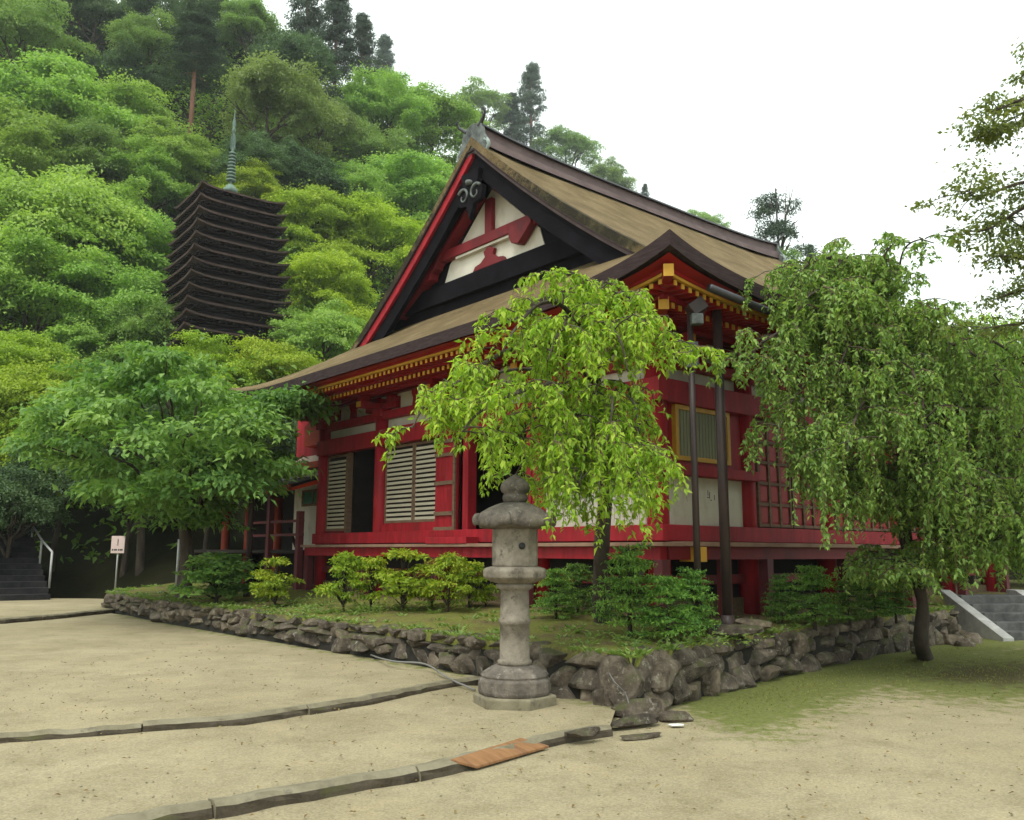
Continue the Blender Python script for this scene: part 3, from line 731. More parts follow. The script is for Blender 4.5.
def verge_band(y0, y1, x0, x1, d0, d1, n=40):
    """solid strip following the roof profile, from d0 to d1 below it"""
    ys_ = np.linspace(y0, y1, n); tv = np.minimum(ys_+EV, V+EV-ys_); lift = .13*np.clip(tv-2.2, 0, 5)/5
    zt = prof(tv)+lift-d0; zb = prof(tv)+lift-d1
    P = np.array([[(x0, y, a), (x1, y, a), (x1, y, b), (x0, y, b), (x0, y, a)] for y, a, b in zip(ys_, zt, zb)])
    return P
def band(mb, *a, mi=0):
    P = verge_band(*a); mb.grid(P, mi, False); n = len(P)
    mb.add([*P[0, :4], *P[-1, :4]], [(0, 1, 2, 3), (7, 6, 5, 4)], mi)
YL0, YL1, YM = .62, V-.62, V/2
for x0, x1, sgn in ((GV-.02, GV+.42, 1), (U-GV-.42, U-GV+.02, 1)):
    mb = MB(); band(mb, .40, V-.40, x0, x1, TH-.01, TH+.035) if x0 < 3 else band(mb, 1.2, V-1.2, x0, x1, TH-.01, TH+.05); mb.build('verge_edge', 'roofedge', roof)
# barge boards, red strip on the far slope, dark boards
mb = MB(); band(mb, YM+.0, V-.45, GV+.03, GV+.16, .235, .45); mb.build('verge_strip', 'red', hall)
mb = MB(); band(mb, .45, YM-.0, GV+.03, GV+.16, .235, .30); mb.build('verge_strip', 'ridge', hall)
mb = MB(); band(mb, .6, YM, GV+.10, GV+.20, .30, .76); mb.build('barge_board', 'gdark', hall)
mb = MB(); band(mb, YM, V-.6, GV+.10, GV+.20, .452, .86); mb.build('barge_board', 'gdark', hall)
# gable wall
def gable_outline(d, zb, n=30):
    ys_ = np.linspace(.2, V-.2, 400); tv = np.minimum(ys_+EV, V+EV-ys_); z = prof(tv)-d; ok = z > zb
    ys_, z = ys_[ok], z[ok]; i = np.linspace(0, len(ys_)-1, n).astype(int)
    return [(ys_[0], zb)]+[(ys_[k], z[k]) for k in i]+[(ys_[-1], zb)]
for xa, xb in ((GW, GW+.1), (U-GW-.1, U-GW)):
    MB().poly(gable_outline(.25, 6.7), 'x', xa, xb).build('gable_backing', 'gdark', hall)
gw = MB().poly([(3.45, 7.42), (3.6, 7.85), (5.08, 9.15), (6.55, 7.85), (6.75, 7.42)], 'x', GW-.02, GW).build('gable_plaster', 'plaster', hall)
gx = GW-.03
MB().box((gx-.10, 2.0, 7.0), (GW, 8.2, 7.42)).build('gable_sill_beam', 'gdark', hall, .01)
MB().beam((gx-.06, 6.9, 8.03), (gx-.06, 3.3, 8.03), .16, .22).build('collar_beam', 'red_deep', hall, .012)
MB().box((gx-.10, 3.9, 7.865), (gx-.001, 6.2, 7.915)).build('collar_moulding', 'plaster', hall)
MB().box((gx-.10, 4.97, 8.14), (gx, 5.20, 8.9)).build('king_post', 'red_deep', hall, .01)
o_ = [(4.55, 7.43), (4.62, 7.53), (4.8, 7.56), (4.95, 7.66), (4.9, 7.78), (5.08, 7.862), (5.26, 7.78), (5.21, 7.66), (5.36, 7.56), (5.54, 7.53), (5.61, 7.43)]
MB().poly(o_, 'x', gx-.08, gx).build('frog_leg_strut', 'red_deep', hall, .008)
for s in (1, -1):
    f = lambda y: YM+s*(y-YM)
    MB().beam((gx-.05, f(5.35), 9.05), (gx-.05, f(7.05), 7.75), .10, .36, up=(1, 0, 0)).build('gable_rafter', 'red_deep', hall, .01)
    MB().beam((gx-.05, f(7.0), 7.74), (gx-.05, f(8.3), 6.98), .10, .36, up=(1, 0, 0)).build('gable_rafter', 'red_deep', hall, .01)
    if s < 0: continue
    o_ = [(f(6.7), 7.93), (f(7.35), 7.93), (f(7.6), 8.12), (f(7.95), 8.10), (f(7.75), 7.9), (f(7.5), 7.62), (f(7.2), 7.52), (f(6.95), 7.56), (f(6.95), 7.7), (f(6.78), 7.78)]
    MB().poly(o_, 'x', gx-.24, gx-.01).build('gable_bracket', 'red_deep', hall, .012)
o_ = [(4.32, 8.02), (3.72, 8.10), (3.62, 7.95), (3.80, 7.78), (4.02, 7.60), (4.22, 7.66), (4.30, 7.80)]
MB().poly(o_, 'x', gx-.20, gx-.01).build('gable_bracket', 'red_deep', hall, .012)
# pendant under the apex
pend = MB().poly([(5.08-.30, 9.35), (5.08+.30, 9.35), (5.08+.24, 9.05), (5.08+.42, 8.95), (5.08+.36, 8.66), (5.08+.12, 8.62), (5.08, 8.30), (5.08-.12, 8.62), (5.08-.36, 8.66), (5.08-.42, 8.95), (5.08-.24, 9.05)], 'x', GV-.02, GV+.09).build('gable_pendant', 'gdark', hall, .01)
for s in (1, -1):
    pts = [(GV-.035, 5.08+s*(.20+(.19-.014*i)*math.cos(i*.62+.6)), 8.84+(.19-.014*i)*math.sin(i*.62+.6)) for i in range(11)]
    MB().tube(smooth_path(pts, 3), list(np.linspace(.035, .016, 31)), 6).build('scroll', 'oldcopper', pend)
MB().lathe([(.0, 9.05), (.07, 9.06), (.09, 9.10), (.07, 9.14), (0, 9.15)], 8, (GV-.04, 5.08)).build('boss', 'oldcopper', pend)
# ridge
xr = np.linspace(GV+.05, U-GV-.05, 41); en = (2*(xr-U/2)/(U-2*GV))**4*.16
P = []
for x, e in zip(xr, en): P.append([(x, YM-.36, 9.76+e*.6), (x, YM-.33, 9.90+e), (x, YM-.27, 9.905+e), (x, YM-.25, 10.12+e), (x, YM+.25, 10.12+e), (x, YM+.27, 9.905+e), (x, YM+.33, 9.90+e), (x, YM+.36, 9.76+e*.6)])
mb = MB(); mb.grid(np.array(P), 0, False); mb.add([*P[0], *P[-1]], [tuple(range(8)), tuple(range(15, 7, -1))]); rid = mb.build('ridge', 'ridge', hall)
P = [[(x, YM-.33, 10.122+e), (x, YM-.32, 10.165+e), (x, YM, 10.23+e), (x, YM+.32, 10.165+e), (x, YM+.33, 10.122+e), (x, YM-.33, 10.122+e)] for x, e in zip(xr, en)]
mb = MB(); mb.grid(np.array(P), 0, False); mb.add([*P[0][:5], *P[-1][:5]], [(0, 1, 2, 3, 4), (9, 8, 7, 6, 5)]); mb.build('ridge_cap', 'gutter', rid)
for x in (GV+.02, U-GV-.10):
    d = -1 if x < 3 else 1
    og = MB().poly([(YM-.42, 9.62), (YM-.50, 9.9), (YM-.36, 10.10), (YM-.30, 10.34), (YM, 10.42), (YM+.30, 10.34), (YM+.36, 10.10), (YM+.50, 9.9), (YM+.42, 9.62), (YM, 9.78)], 'x', x, x+.09).build('ridge_end_tile', 'oldcopper', hall, .015)
    for s in (1, -1):
        pts = [(x+.04+d*.05*i/8, YM+s*(.20+.035*i), 10.30+.028*i) for i in range(8)]+[(x+.04+d*.1, YM+s*.46, 10.58), (x+.04+d*.1, YM+s*.40, 10.60)]
        MB().tube(pts, [.055-.004*i for i in range(10)], 7).build('horn', 'gutter', og)
    for s in (1, -1):
        MB().tube([(x+.04, YM+s*(.40+.12*math.sin(k*.8)), 9.95-.07*k) for k in range(6)], [.05-.005*k for k in range(6)], 7).build('scroll', 'verdigris', og)

# eaves: soffit boards, fascia strips, rafters
xs_ = np.r_[np.linspace(-EV+.10, 1.2, 40), np.linspace(1.2, U-1.2, 20)[1:-1], np.linspace(U-1.2, U+EV-.10, 40)]
ys_ = np.r_[np.linspace(-EV+.10, 1.2, 40), np.linspace(1.2, V-1.2, 20)[1:-1], np.linspace(V-1.2, V+EV-.10, 40)]
X, Y = np.meshgrid(xs_, ys_, indexing='ij'); tu, tv = tuv(X, Y); off = EV-np.minimum(tu, tv)
Zs = np.where(off > 1.15, 4.985+.08*(1.75-off), 4.84+.25*(1.15-np.clip(off, -.1, 2)))+rise(X, Y)
mb = MB().grid(np.dstack([X, Y, Zs]), 0); mb.build('soffit', 'red_eave', hall)
def eave_strip(off, z0, z1, th, name, mat, side, parent=hall):
    n = 60; mb = MB()
    if side == 'L': line = [(-off, y) for y in np.linspace(-off, V+off, n)]; inn = (1, 0)
    elif side == 'R': line = [(x, -off) for x in np.linspace(-off, U+off, n)]; inn = (0, 1)
    P = []
    for k, (x, y) in enumerate(line):
        r_ = float(rise(np.array(x), np.array(y))); i = th
        xi, yi = x+inn[0]*i, y+inn[1]*i
        if side == 'L': yi = min(max(y, -off+i), V+off-i)
        else: xi = min(max(x, -off+i), U+off-i)
        P.append([(x, y, z1+r_), (xi, yi, z1+r_), (xi, yi, z0+r_), (x, y, z0+r_), (x, y, z1+r_)])
    mb.grid(np.array(P), 0, False); mb.add([*P[0][:4], *P[-1][:4]], [(0, 1, 2, 3), (7, 6, 5, 4)])
    return mb.build(name, mat, parent)
for sd_ in 'LR':
    eave_strip(1.56, 4.955, 5.14, .05, 'fascia', 'red_eave', sd_)
    eave_strip(1.545, 4.912, 4.953, .05, 'fascia_lip', 'yellow', sd_)
    eave_strip(1.20, 4.835, 4.90, .06, 'inner_fascia', 'red', sd_)
def rafter_mesh(L, w, h, slope):
    mb = MB(); mb.beam((.012, 0, 0), (L, 0, L*slope), w, h, 0); mb.box((-.0, -w/2-.002, -h/2-.002), (.014, w/2+.002, h/2+.002), 1)
    return mb
rm = rafter_mesh(.60, .055, .062, .10)
proto = rm.build('rafter', ['red_eave', 'yellow'], hall)
def spot(side, s, off, z):
    if side == 'L': return (-off, s, z+float(rise(np.array(-off), np.array(s)))), 0
    return (s, -off, z+float(rise(np.array(s), np.array(-off)))), math.pi/2
spots = [('L', y) for y in np.arange(-1.40, V+1.42, .15)]+[('R', x) for x in np.arange(-1.35, 4.7, .15)]
NLR = len(spots); spots = spots[:99]
for i, (s_, q) in enumerate(spots):
    o = proto if i == 0 else proto.copy()
    if i: col.objects.link(o); o.parent = hall
    o.location, rz = spot(s_, q, 1.52, 4.868); o.rotation_euler = (0, 0, rz)
def rafter_row(name, items, L, w, h, slope, off, z):
    base = rafter_mesh(L, w, h, slope); mb = MB()
    for s_, q in items:
        p, rz = spot(s_, q, off, z); c, s = math.cos(rz), math.sin(rz)
        o_ = len(mb.v); mb.v += [(p[0]+x*c-y*s, p[1]+x*s+y*c, p[2]+zz) for x, y, zz in base.v]
        mb.f += [tuple(i+o_ for i in f) for f in base.f]; mb.m += base.m; mb.sm += base.sm; mb.r += base.r
    return tag(mb.build(name, ['red_eave', 'yellow'], hall), None, None, kind='stuff')
rafter_row('flying_rafter_row', [('R', x) for x in np.arange(-1.35, U+1.4, .15) if x > spots[-1][1]+.1], .60, .055, .062, .10, 1.52, 4.868)
rafter_row('base_rafter_row', [('L', y) for y in np.arange(-1.0, V+1.0, .15)]+[('R', x) for x in np.arange(-1.0, U+1.0, .15)], 1.2, .06, .07, .25, 1.19, 4.785)
hr = MB().beam((-1.66, -1.66, 5.10), (.3, .3, 5.15), .12, .15); hr.beam((-1.668, -1.668, 5.10), (-1.66, -1.66, 5.10), .13, .16, 1); hr.build('hip_rafter', ['red_eave', 'yellow'], hall)
hr = MB().beam((-1.15, -1.15, 4.88), (.3, .3, 5.0), .13, .16); hr.beam((-1.158, -1.158, 4.88), (-1.15, -1.15, 4.88), .14, .17, 1); hr.build('hip_rafter', ['red_eave', 'yellow'], hall)
hr = MB().beam((-1.66, V+1.66, 5.10), (.3, V-.3, 5.15), .15, .20); hr.beam((-1.675, V+1.675, 5.10), (-1.66, V+1.66, 5.10), .17, .22, 1); hr.build('hip_rafter', ['red_eave', 'yellow'], hall)

# posts, brackets
YB = [0, 2.54, 5.08, 7.63, V]; XB = [0, 2.2, 4.59, 6.98, 9.37, U]
pproto = MB().lathe([(.165, .55), (.165, 4.46)], 20).build('post', 'red', hall)
first = True
def place(proto, loc_, rz=0):
    o = proto.copy(); col.objects.link(o); o.parent = hall; o.location = loc_; o.rotation_euler = (0, 0, rz); return o
pp = [(0, y) for y in YB]+[(x, 0) for x in XB[1:]]+[(U, y) for y in YB[1:]]+[(x, V) for x in XB[1:-1]]
for i, (x, y) in enumerate(pp):
    if i == 0: pproto.location = (x, y, 0)
    else: place(pproto, (x, y, 0))
bk = MB(); bk.box((-.19, -.19, 4.46), (.19, .19, 4.62)); bk.box((-.09, -.62, 4.62), (.09, .62, 4.76)); bk.box((-.62, -.088, 4.622), (.3, .088, 4.758))
for y in (-.52, 0, .52): bk.box((-.115, y-.1, 4.76), (.115, y+.1, 4.86))
bk.box((-.60, -.10, 4.76), (-.40, .10, 4.86)); bk.box((-.64, -.085, 4.63), (-.622, .085, 4.75), 1)
bproto = bk.build('bracket', ['red', 'yellow'], hall, .012); bproto.location = (0, YB[1], 0)
for y in YB[2:]: place(bproto, (0, y, 0))
for x in XB[1:]: place(bproto, (x, 0, 0), math.pi/2)
cb = MB(); cb.box((-.19, -.19, 4.462), (.19, .19, 4.62)); cb.box((-.7, -.09, 4.62), (.62, .09, 4.76)); cb.box((-.088, -.7, 4.622), (.088, .62, 4.758))
cb.box((-.72, -.086, 4.63), (-.70, .086, 4.75), 1); cb.box((-.086, -.72, 4.632), (.086, -.70, 4.748), 1)
cb.beam((-.85, -.85, 4.69), (.1, .1, 4.69), .17, .15, 0); cb.beam((-.87, -.87, 4.69), (-.85, -.85, 4.69), .18, .16, 1)
cb.build('bracket', ['red', 'yellow'], hall, .012)
# outer purlin on brackets
for a, b in (((-.5, -1.3, 0), (-.5, V+1.3, 0)), ((-1.3, -.5, 0), (U+1.3, -.5, 0))):
    MB().beam((a[0], a[1], 4.92 if a[0] == -.5 else 4.915), (b[0], b[1], 4.92 if a[0] == -.5 else 4.915), .14, .12).build('eave_purlin', 'red', hall)

# wall bands (kept outside the posts' axis, butted against each other)
def Lbox(mb, y0, y1, z0, z1, x0, x1, mi=0): return mb.box((x0, y0, z0), (x1, y1, z1), mi)
def band_pair(name, z0, z1, out, mat, th=.2):
    MB().box((-out, -out-.04, z0), (th-out, V+.1, z1)).build(name, mat, hall, .01)
    MB().box((th-out+.002, -out, z0), (U+.1, th-out, z1)).build(name, mat, hall, .01)
band_pair('lintel', 3.82, 4.17, .19, 'red')
band_pair('sill_beam', 1.765, 2.0, .22, 'red', .26)
band_pair('upper_tie_beam', 4.40, 4.57, .12, 'red')
band_pair('wall_plate', 4.93, 5.12, .10, 'red_deep')
MB().box((.03, 0, 4.15), (.09, V, 4.95)).build('upper_plaster', 'plaster', hall)
MB().box((.1, .03, 4.15), (U, .09, 4.95)).build('upper_plaster', 'plaster', hall)
for y0, y1 in zip(YB[:-1], YB[1:]):
    c = (y0+y1)/2
    MB().poly([(c-.10, 4.571), (c-.075, 4.75), (c-.13, 4.84), (c-.13, 4.929), (c+.13, 4.929), (c+.13, 4.84), (c+.075, 4.75), (c+.10, 4.571)], 'x', -.05, .03).build('strut', 'red', hall)
    for s, y in ((1, y0), (-1, y1)):
        MB().poly([(y+s*.15, 4.571), (y+s*.24, 4.571), (y+s*.50, 4.929), (y+s*.15, 4.929)], 'x', -.04, .03).build('bracket_wing', 'red', hall)
for x0, x1 in zip(XB[:-1], XB[1:]):
    c = (x0+x1)/2
    MB().poly([(c-.10, 4.571), (c-.075, 4.75), (c-.13, 4.84), (c-.13, 4.929), (c+.13, 4.929), (c+.13, 4.84), (c+.075, 4.75), (c+.10, 4.571)], 'y', -.05, .03).build('strut', 'red', hall)

# left facade bays
def slats(y0, y1, z0, z1, pitch=.094):
    fr = MB(); fr.box((-.03, y0, z0), (.03, y0+.05, z1)); fr.box((-.03, y1-.05, z0), (.03, y1, z1)); fr.box((-.03, y0+.05, z1-.05), (.03, y1-.05, z1)); fr.box((-.03, y0+.05, z0), (.03, y1-.05, z0+.05))
    fr = fr.build('shutter_frame', 'wood', hall)
    sb = MB(); z = z0+.075
    while z < z1-.07:
        sb.box((-.022, y0+.05, z-.022), (.0, y1-.05, z+.030)); z += pitch
    sb.build('slats', 'slat', fr)
    MB().box((.005, y0+.05, z0+.05), (.02, y1-.05, z1-.05)).build('shutter_backing', 'dark', fr)
slats(9.08, V-.18, 2.06, 3.80); slats(6.38, 7.44, 2.18, 3.80); slats(5.36, 6.36, 2.18, 3.80)
MB().box((-.05, 8.98, 2.0), (.07, 9.075, 3.82)).build('door_jamb', 'wood', hall)
MB().box((-.08, 5.25, 2.0), (.08, 7.46, 2.175)).build('panel_sill', 'red', hall)
MB().box((-.06, 9.08, 2.0), (.06, V-.16, 2.055)).build('panel_sill', 'red_deep', hall)
MB().box((-.10, 4.46, 2.0), (.10, 4.62, 3.82)).build('door_jamb', 'red', hall)
MB().box((-.10, 2.70, 2.0), (.10, 2.82, 3.82)).build('door_jamb', 'red', hall)
dl = MB().box((-.16, 4.74, 1.98), (-.11, 5.42, 3.74)).build('door_leaf', 'red', hall)
for z in (1.99, 2.28, 2.86, 3.40, 3.66): MB().box((-.205, 4.76, z), (-.161, 5.40, z+.07)).build('batten', 'wood', dl)
MB().box((-.205, 4.74, 1.985), (-.163, 4.80, 3.735)).build('stile', 'wood', dl)
MB().box((-.52, 3.95, 1.742), (-.24, 5.2, 1.86)).build('doorstep', 'red', hall, .008)
# bay nearest the corner: board above, plaster below
MB().box((-.04, .16, 2.0), (.04, 2.38, 2.74)).build('plaster_panel', 'plaster', hall)
MB().box((-.05, .16, 2.90), (.05, 2.38, 3.82)).build('wall_board', 'red', hall)
MB().box((-.22, -.26, 2.742), (.06, 2.40, 2.898)).build('waist_rail', 'red', hall, .01)
# right facade, first bay
MB().box((.16, -.04, 2.0), (2.04, .04, 2.74)).build('plaster_panel', 'plaster', hall)
mk = MB()
for x, z, w_, h_ in ((1.12, 2.44, .05, .012), (1.14, 2.47, .012, .09), (1.18, 2.43, .012, .10), (1.20, 2.40, .04, .012), (1.30, 2.41, .012, .08), (1.46, 2.40, .014, .14), (1.43, 2.49, .06, .012)):
    mk.box((x, -.044, z), (x+w_, -.041, z+h_))
mk.build('ink_marks', 'ink', hall)
MB().box((.062, -.22, 2.742), (2.30, .06, 2.898)).build('waist_rail', 'red', hall, .01)
MB().box((.16, -.05, 2.90), (2.04, .05, 3.82)).build('wall_board', 'red', hall)
MB().box((.28, -.10, 2.90), (1.70, -.052, 2.965)).build('window_ledge', 'red', hall)
wf = MB(); x0, x1, z0, z1 = .30, 1.66, 2.97, 3.815
wf.box((x0, -.13, z0), (x0+.07, -.052, z1)); wf.box((x1-.07, -.13, z0), (x1, -.052, z1)); wf.box((x0+.07, -.13, z1-.07), (x1-.07, -.052, z1)); wf.box((x0+.07, -.13, z0), (x1-.07, -.052, z0+.07))
win = wf.build('window', 'yellow', hall)
wb = MB(); x = x0+.075
while x < x1-.10: wb.box((x, -.10, z0+.07), (x+.058, -.07, z1-.07)); x += .077
wb.build('bars', 'greybar', win); MB().box((x0+.07, -.066, z0+.07), (x1-.07, -.056, z1-.07)).build('window_backing', 'dark', win)
# right facade: panelled doors in the other bays
def panel_door(x0, x1, z0, z1):
    fr = MB(); cols, rows = 3, 5; st = .05; xs2 = np.linspace(x0, x1-st, cols+1); zs2 = np.linspace(z0, z1-st, rows+1)
    for x in xs2: fr.box((x, -.11, z0), (x+st, -.05, z1))
    for z in zs2: fr.box((x0+.002, -.102, z), (x1-.002, -.052, z+st))
    d = fr.build('panel_door', 'wood', hall)
    MB().box((x0+.01, -.078, z0+.01), (x1-.01, -.06, z1-.01)).build('door_panel', 'red', d)
    pk = MB()
    for i in range(cols):
        for j in range(rows):
            pk.box((xs2[i]+st+.035, -.09, zs2[j]+st+.03), (xs2[i+1]-.035, -.0785, zs2[j+1]-.03))
    pk.build('raised_panels', 'red_eave', d)
for a, b in zip(XB[1:-1], XB[2:]):
    m_ = (a+b)/2; panel_door(a+.20, m_-.02, 2.02, 3.80); panel_door(m_+.02, b-.18, 2.02, 3.80)
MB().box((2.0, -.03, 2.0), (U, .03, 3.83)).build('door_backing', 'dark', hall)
# inside: dark room seen through the open bay
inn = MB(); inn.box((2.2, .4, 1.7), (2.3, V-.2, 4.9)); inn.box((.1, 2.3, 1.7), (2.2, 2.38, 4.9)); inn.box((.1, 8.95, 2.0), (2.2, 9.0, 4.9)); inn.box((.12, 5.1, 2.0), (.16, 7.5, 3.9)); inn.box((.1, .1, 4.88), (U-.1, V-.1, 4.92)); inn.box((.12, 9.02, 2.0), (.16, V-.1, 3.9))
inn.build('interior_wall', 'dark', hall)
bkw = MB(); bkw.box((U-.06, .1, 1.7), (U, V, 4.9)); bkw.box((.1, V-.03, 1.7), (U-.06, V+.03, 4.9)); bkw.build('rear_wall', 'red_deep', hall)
# floor, deck, under floor
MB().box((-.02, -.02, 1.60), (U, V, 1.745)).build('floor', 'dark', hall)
MB().box((-.50, -.50, 1.685), (-.03, V+.15, 1.742)).build('deck', 'deckwood', hall, .006)
MB().box((-.028, -.50, 1.69), (U+.4, -.03, 1.755)).build('deck', 'deckwood', hall, .006)
MB().box((-.40, -.36, 1.50), (-.26, V+.1, 1.683)).build('deck_beam', 'red', hall)
MB().box((-.255, -.40, 1.50), (U+.3, -.26, 1.688)).build('deck_beam', 'red_deep', hall)
be = MB().box((.22, -.58, 1.47), (.36, -.2, 1.68)); be.build('beam_end', 'yellow', hall)
fp = MB().box((-.08, -.08, .5), (.08, .08, 1.50)).build('floor_post', 'maroon', hall)
fp.location = (-.33, -.32, 0)
for y in (2.54, 5.08, 7.63, V): place(fp, (-.33, y, 0))
for x in (1.1, 2.2, 4.59, 6.98, 9.37, U): place(fp, (x, -.33, 0))
MB().box((.05, 1.2, .5), (.9, V, 1.6)).build('under_floor_dark', 'dark', hall)  # near-black boxes standing in for the darkness below the floor
MB().box((1.0, 1.0, .5), (U, 1.1, 1.6)).build('under_floor_dark', 'dark', hall)
MB().box((-.05, -.06, 1.12), (.02, V, 1.26)).build('tie_beam', 'red_deep', hall)
MB().box((.022, -.05, 1.12), (U, .02, 1.26)).build('tie_beam', 'red_deep', hall)
MB().box((-.02, .1, .5), (.15, V, .93)).build('plinth', 'terrace', hall)
MB().box((.152, .0, .5), (U, .15, .90)).build('plinth', 'terrace', hall)
# gutter on the right eave
MB().tube([(-1.02, -1.80, 4.97), (1.2, -1.82, 4.84), (4.5, -1.82, 4.80), (U+1, -1.82, 4.78)], .052, 10).build('gutter', 'gutter', hall)
MB().tube([(-1.93, 8.6, 4.93), (-1.93, 10.4, 4.90)], .06, 10).build('gutter', 'gutter', hall)

# drainpipes and poles
def pole(name, base, z1, r0, r1, label, cat, top=None):
    e = tag(empty(name, base), label, cat); h = z1-base[2]
    MB().tube([(0, 0, 0), (0, 0, h*.5), (0, 0, h)], [r0, (r0+r1)/2, r1], 14).build('pole', 'iron', e)
    MB().tube([(0, 0, 0), (0, 0, .22)], r0*1.25, 14).build('sleeve', 'iron', e)
    return e, h
b = G(-.22, -1.32, 0); b[2] = terrace_height(b[0], b[1])-.02
e, h = pole('drainpipe', b, 5.1, .070, .064, 'thick brown iron drainpipe rising from the terrace to the right roof gutter', 'drainpipe')
MB().box((-.09, -.09, h-.02), (.09, .09, h+.05)).build('pipe_head', 'gutter', e)
b = on_terrace(699.5, 634)
e, h = pole('lamp_pole', b, 4.72, .046, .04, 'slim dark pole carrying a floodlight, left of the thick drainpipe', 'lamp pole')
MB().box((-.09, -.07, h-.75), (.09, .07, h-.40)).build('junction_box', 'gutter', e, .01)
fl = MB(); fl.box((-.02, -.13, h-.02), (.20, .13, h+.16), rot=Matrix.Rotation(-.6, 3, 'Y')); fl = fl.build('floodlight', 'iron', e, .012)
MB().box((-.02, -.22, h-.20), (.13, -.10, h-.06)).build('sensor_box', 'oldcopper', e, .008)
b = G(-1.98, 9.72, 0); b[2] = terrace_height(b[0], b[1])-.02
e, h = pole('drainpipe', b, 4.9, .062, .058, 'slim dark drainpipe at the left end of the hall roof, behind the round tree', 'drainpipe')
MB().tube([(-.3, 0, h-.10), (0, 0, h+.02), (.25, 0, h+.08)], .07, 10).build('pipe_head', 'gutter', e)
b = atZ(176, 592, .62)
tag(MB().tube([b, b+[.0, 0, 1.25]], .035, 10).build('marker_post', 'steel'), 'short pale grey post beside the dark tree trunk on the left', 'post')

# ================================================================== smaller structures
cor = tag(empty('covered_corridor', CO, BROT), 'vermilion pillared corridor with railing and small sloping roof at the left end of the hall', 'corridor')
MB().box((-.5, 10.36, 1.54), (1.6, 17.5, 1.63)).build('deck', 'dark', cor, .006)
for y in (10.36, 11.95): MB().box((-.56, y-.075, .55), (-.42, y+.075, 2.52 if y < 11 else 3.0)).build('post', 'maroon', cor, .006)
for y in (13.2, 15.0, 16.6): MB().tube([(.3, y, .5), (.3, y, 3.0)], .12, 12).build('pillar', 'vermilion_shade', cor)
for z in (1.98, 2.30): MB().beam((-.49, 10.2, z), (-.49, 13.2, z), .06, .06).build('rail', 'maroon', cor)
MB().box((.45, 10.36, 1.63), (.52, 12.6, 4.0)).build('wall', 'plaster', cor)
cw = MB(); cw.box((.40, 11.0, 2.72), (.449, 12.1, 2.78)); cw.box((.40, 11.0, 3.08), (.449, 12.1, 3.13)); cw.box((.40, 11.0, 2.78), (.449, 11.06, 3.08)); cw.box((.40, 12.04, 2.78), (.449, 12.1, 3.08)); cw.box((.40, 11.5, 2.78), (.449, 11.55, 3.08))
cw = cw.build('window', 'wood', cor); MB().box((.425, 11.06, 2.78), (.44, 12.04, 3.08)).build('pane', 'greenglass', cw)
MB().beam((-.05, 11.35, 1.66), (-.05, 11.8, 2.15), .06, .06).build('brace', 'dark', cor)
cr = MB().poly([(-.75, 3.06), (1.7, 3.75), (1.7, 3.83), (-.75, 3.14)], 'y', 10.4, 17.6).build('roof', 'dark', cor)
MB().box((-.80, 10.38, 2.98), (-.752, 17.6, 3.14)).build('fascia', 'vermilion_shade', cr)
MB().poly([(-.75, 2.99), (.9, 3.44), (.9, 3.60), (-.75, 3.058)], 'y', 10.34, 10.396).build('barge_board', 'vermilion', cr)
MB().box((.45, 10.36, 4.003), (.52, 12.6, 5.0)).build('upper_board', 'red', cor)
MB().box((.2, 10.4, 4.2), (.44, 11.7, 4.75)).build('beam', 'vermilion', cor, .01)
MB().box((.1, 10.4, 3.62), (.44, 13.0, 3.78)).build('beam', 'vermilion', cor, .01)
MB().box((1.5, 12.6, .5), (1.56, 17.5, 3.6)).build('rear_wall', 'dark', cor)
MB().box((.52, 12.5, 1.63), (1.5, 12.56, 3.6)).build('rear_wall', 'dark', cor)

def steps(name, P0, azim, width, n, rise_, run, mat, label, stringer=None, side=1):
    e = tag(empty(name, P0, -azim), label, 'steps')
    for k in range(n):
        MB().box((0, k*run, -.3), (width*side, n*run+.3, (k+1)*rise_)).build('step', mat, e, .012) if k == 0 else MB().box((0, k*run, k*rise_-.02), (width*side, n*run+.3, (k+1)*rise_)).build('step', mat, e, .012)
    if stringer:
        for x in (-.22*side, width*side+.002):
            a, b = sorted((x, x+.218*side))
            MB().poly([(-.12, -.2), (-.12, .06), (n*run, n*rise_+.10), (n*run+.3, n*rise_+.10), (n*run+.3, -.2)], 'x', a, b).build('stringer', stringer, e, .012)
    return e
steps('stone_steps', atZ(1001, 641, .0)+np.array([.22, .08, 0]), R(-5), 1.42, 5, .15, .36, 'stepstone', 'short flight of grey stone steps with pale sloping side slabs, at the right edge', 'palestone')
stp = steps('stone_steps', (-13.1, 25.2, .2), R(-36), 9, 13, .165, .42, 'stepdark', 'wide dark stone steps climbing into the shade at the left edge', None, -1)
hrl = tag(empty('handrail', (0, 0, 0)), 'pale steel handrail on thin posts beside the dark left steps', 'handrail')
hp = []
for k, (px, py, pt) in enumerate(((49.5, 583, 552), (39.5, 566, 540), (30, 558, 526))):
    Yk = 25.9+k*1.35; a = atY(px, py, Yk); b = atY(px, pt, Yk); b[0] = a[0]; a[2] -= .15; hp.append(b)
    MB().tube([a, b], .032, 8).build('post', 'steel', hrl)
MB().tube(hp, .032, 8).build('rail', 'steel', hrl)
sg = tag(empty('notice_sign', atY(115.5, 578, 24.3)), 'small square pale notice board on a thin post, in the shade left of the trees', 'sign')
zt = atY(115.5, 536, 24.3)[2]-sg.location.z
MB().tube([(0, .03, -.3), (0, .03, zt-.1)], .022, 8).build('post', 'steel', sg)
bd = MB().box((-.185, -.015, zt-.47), (.185, .012, zt)).build('board', 'signboard', sg, .004)
ik = MB(); ik.box((-.01, -.019, zt-.22), (.012, -.0155, zt-.08)); ik.box((-.03, -.019, zt-.255), (.02, -.0155, zt-.235))
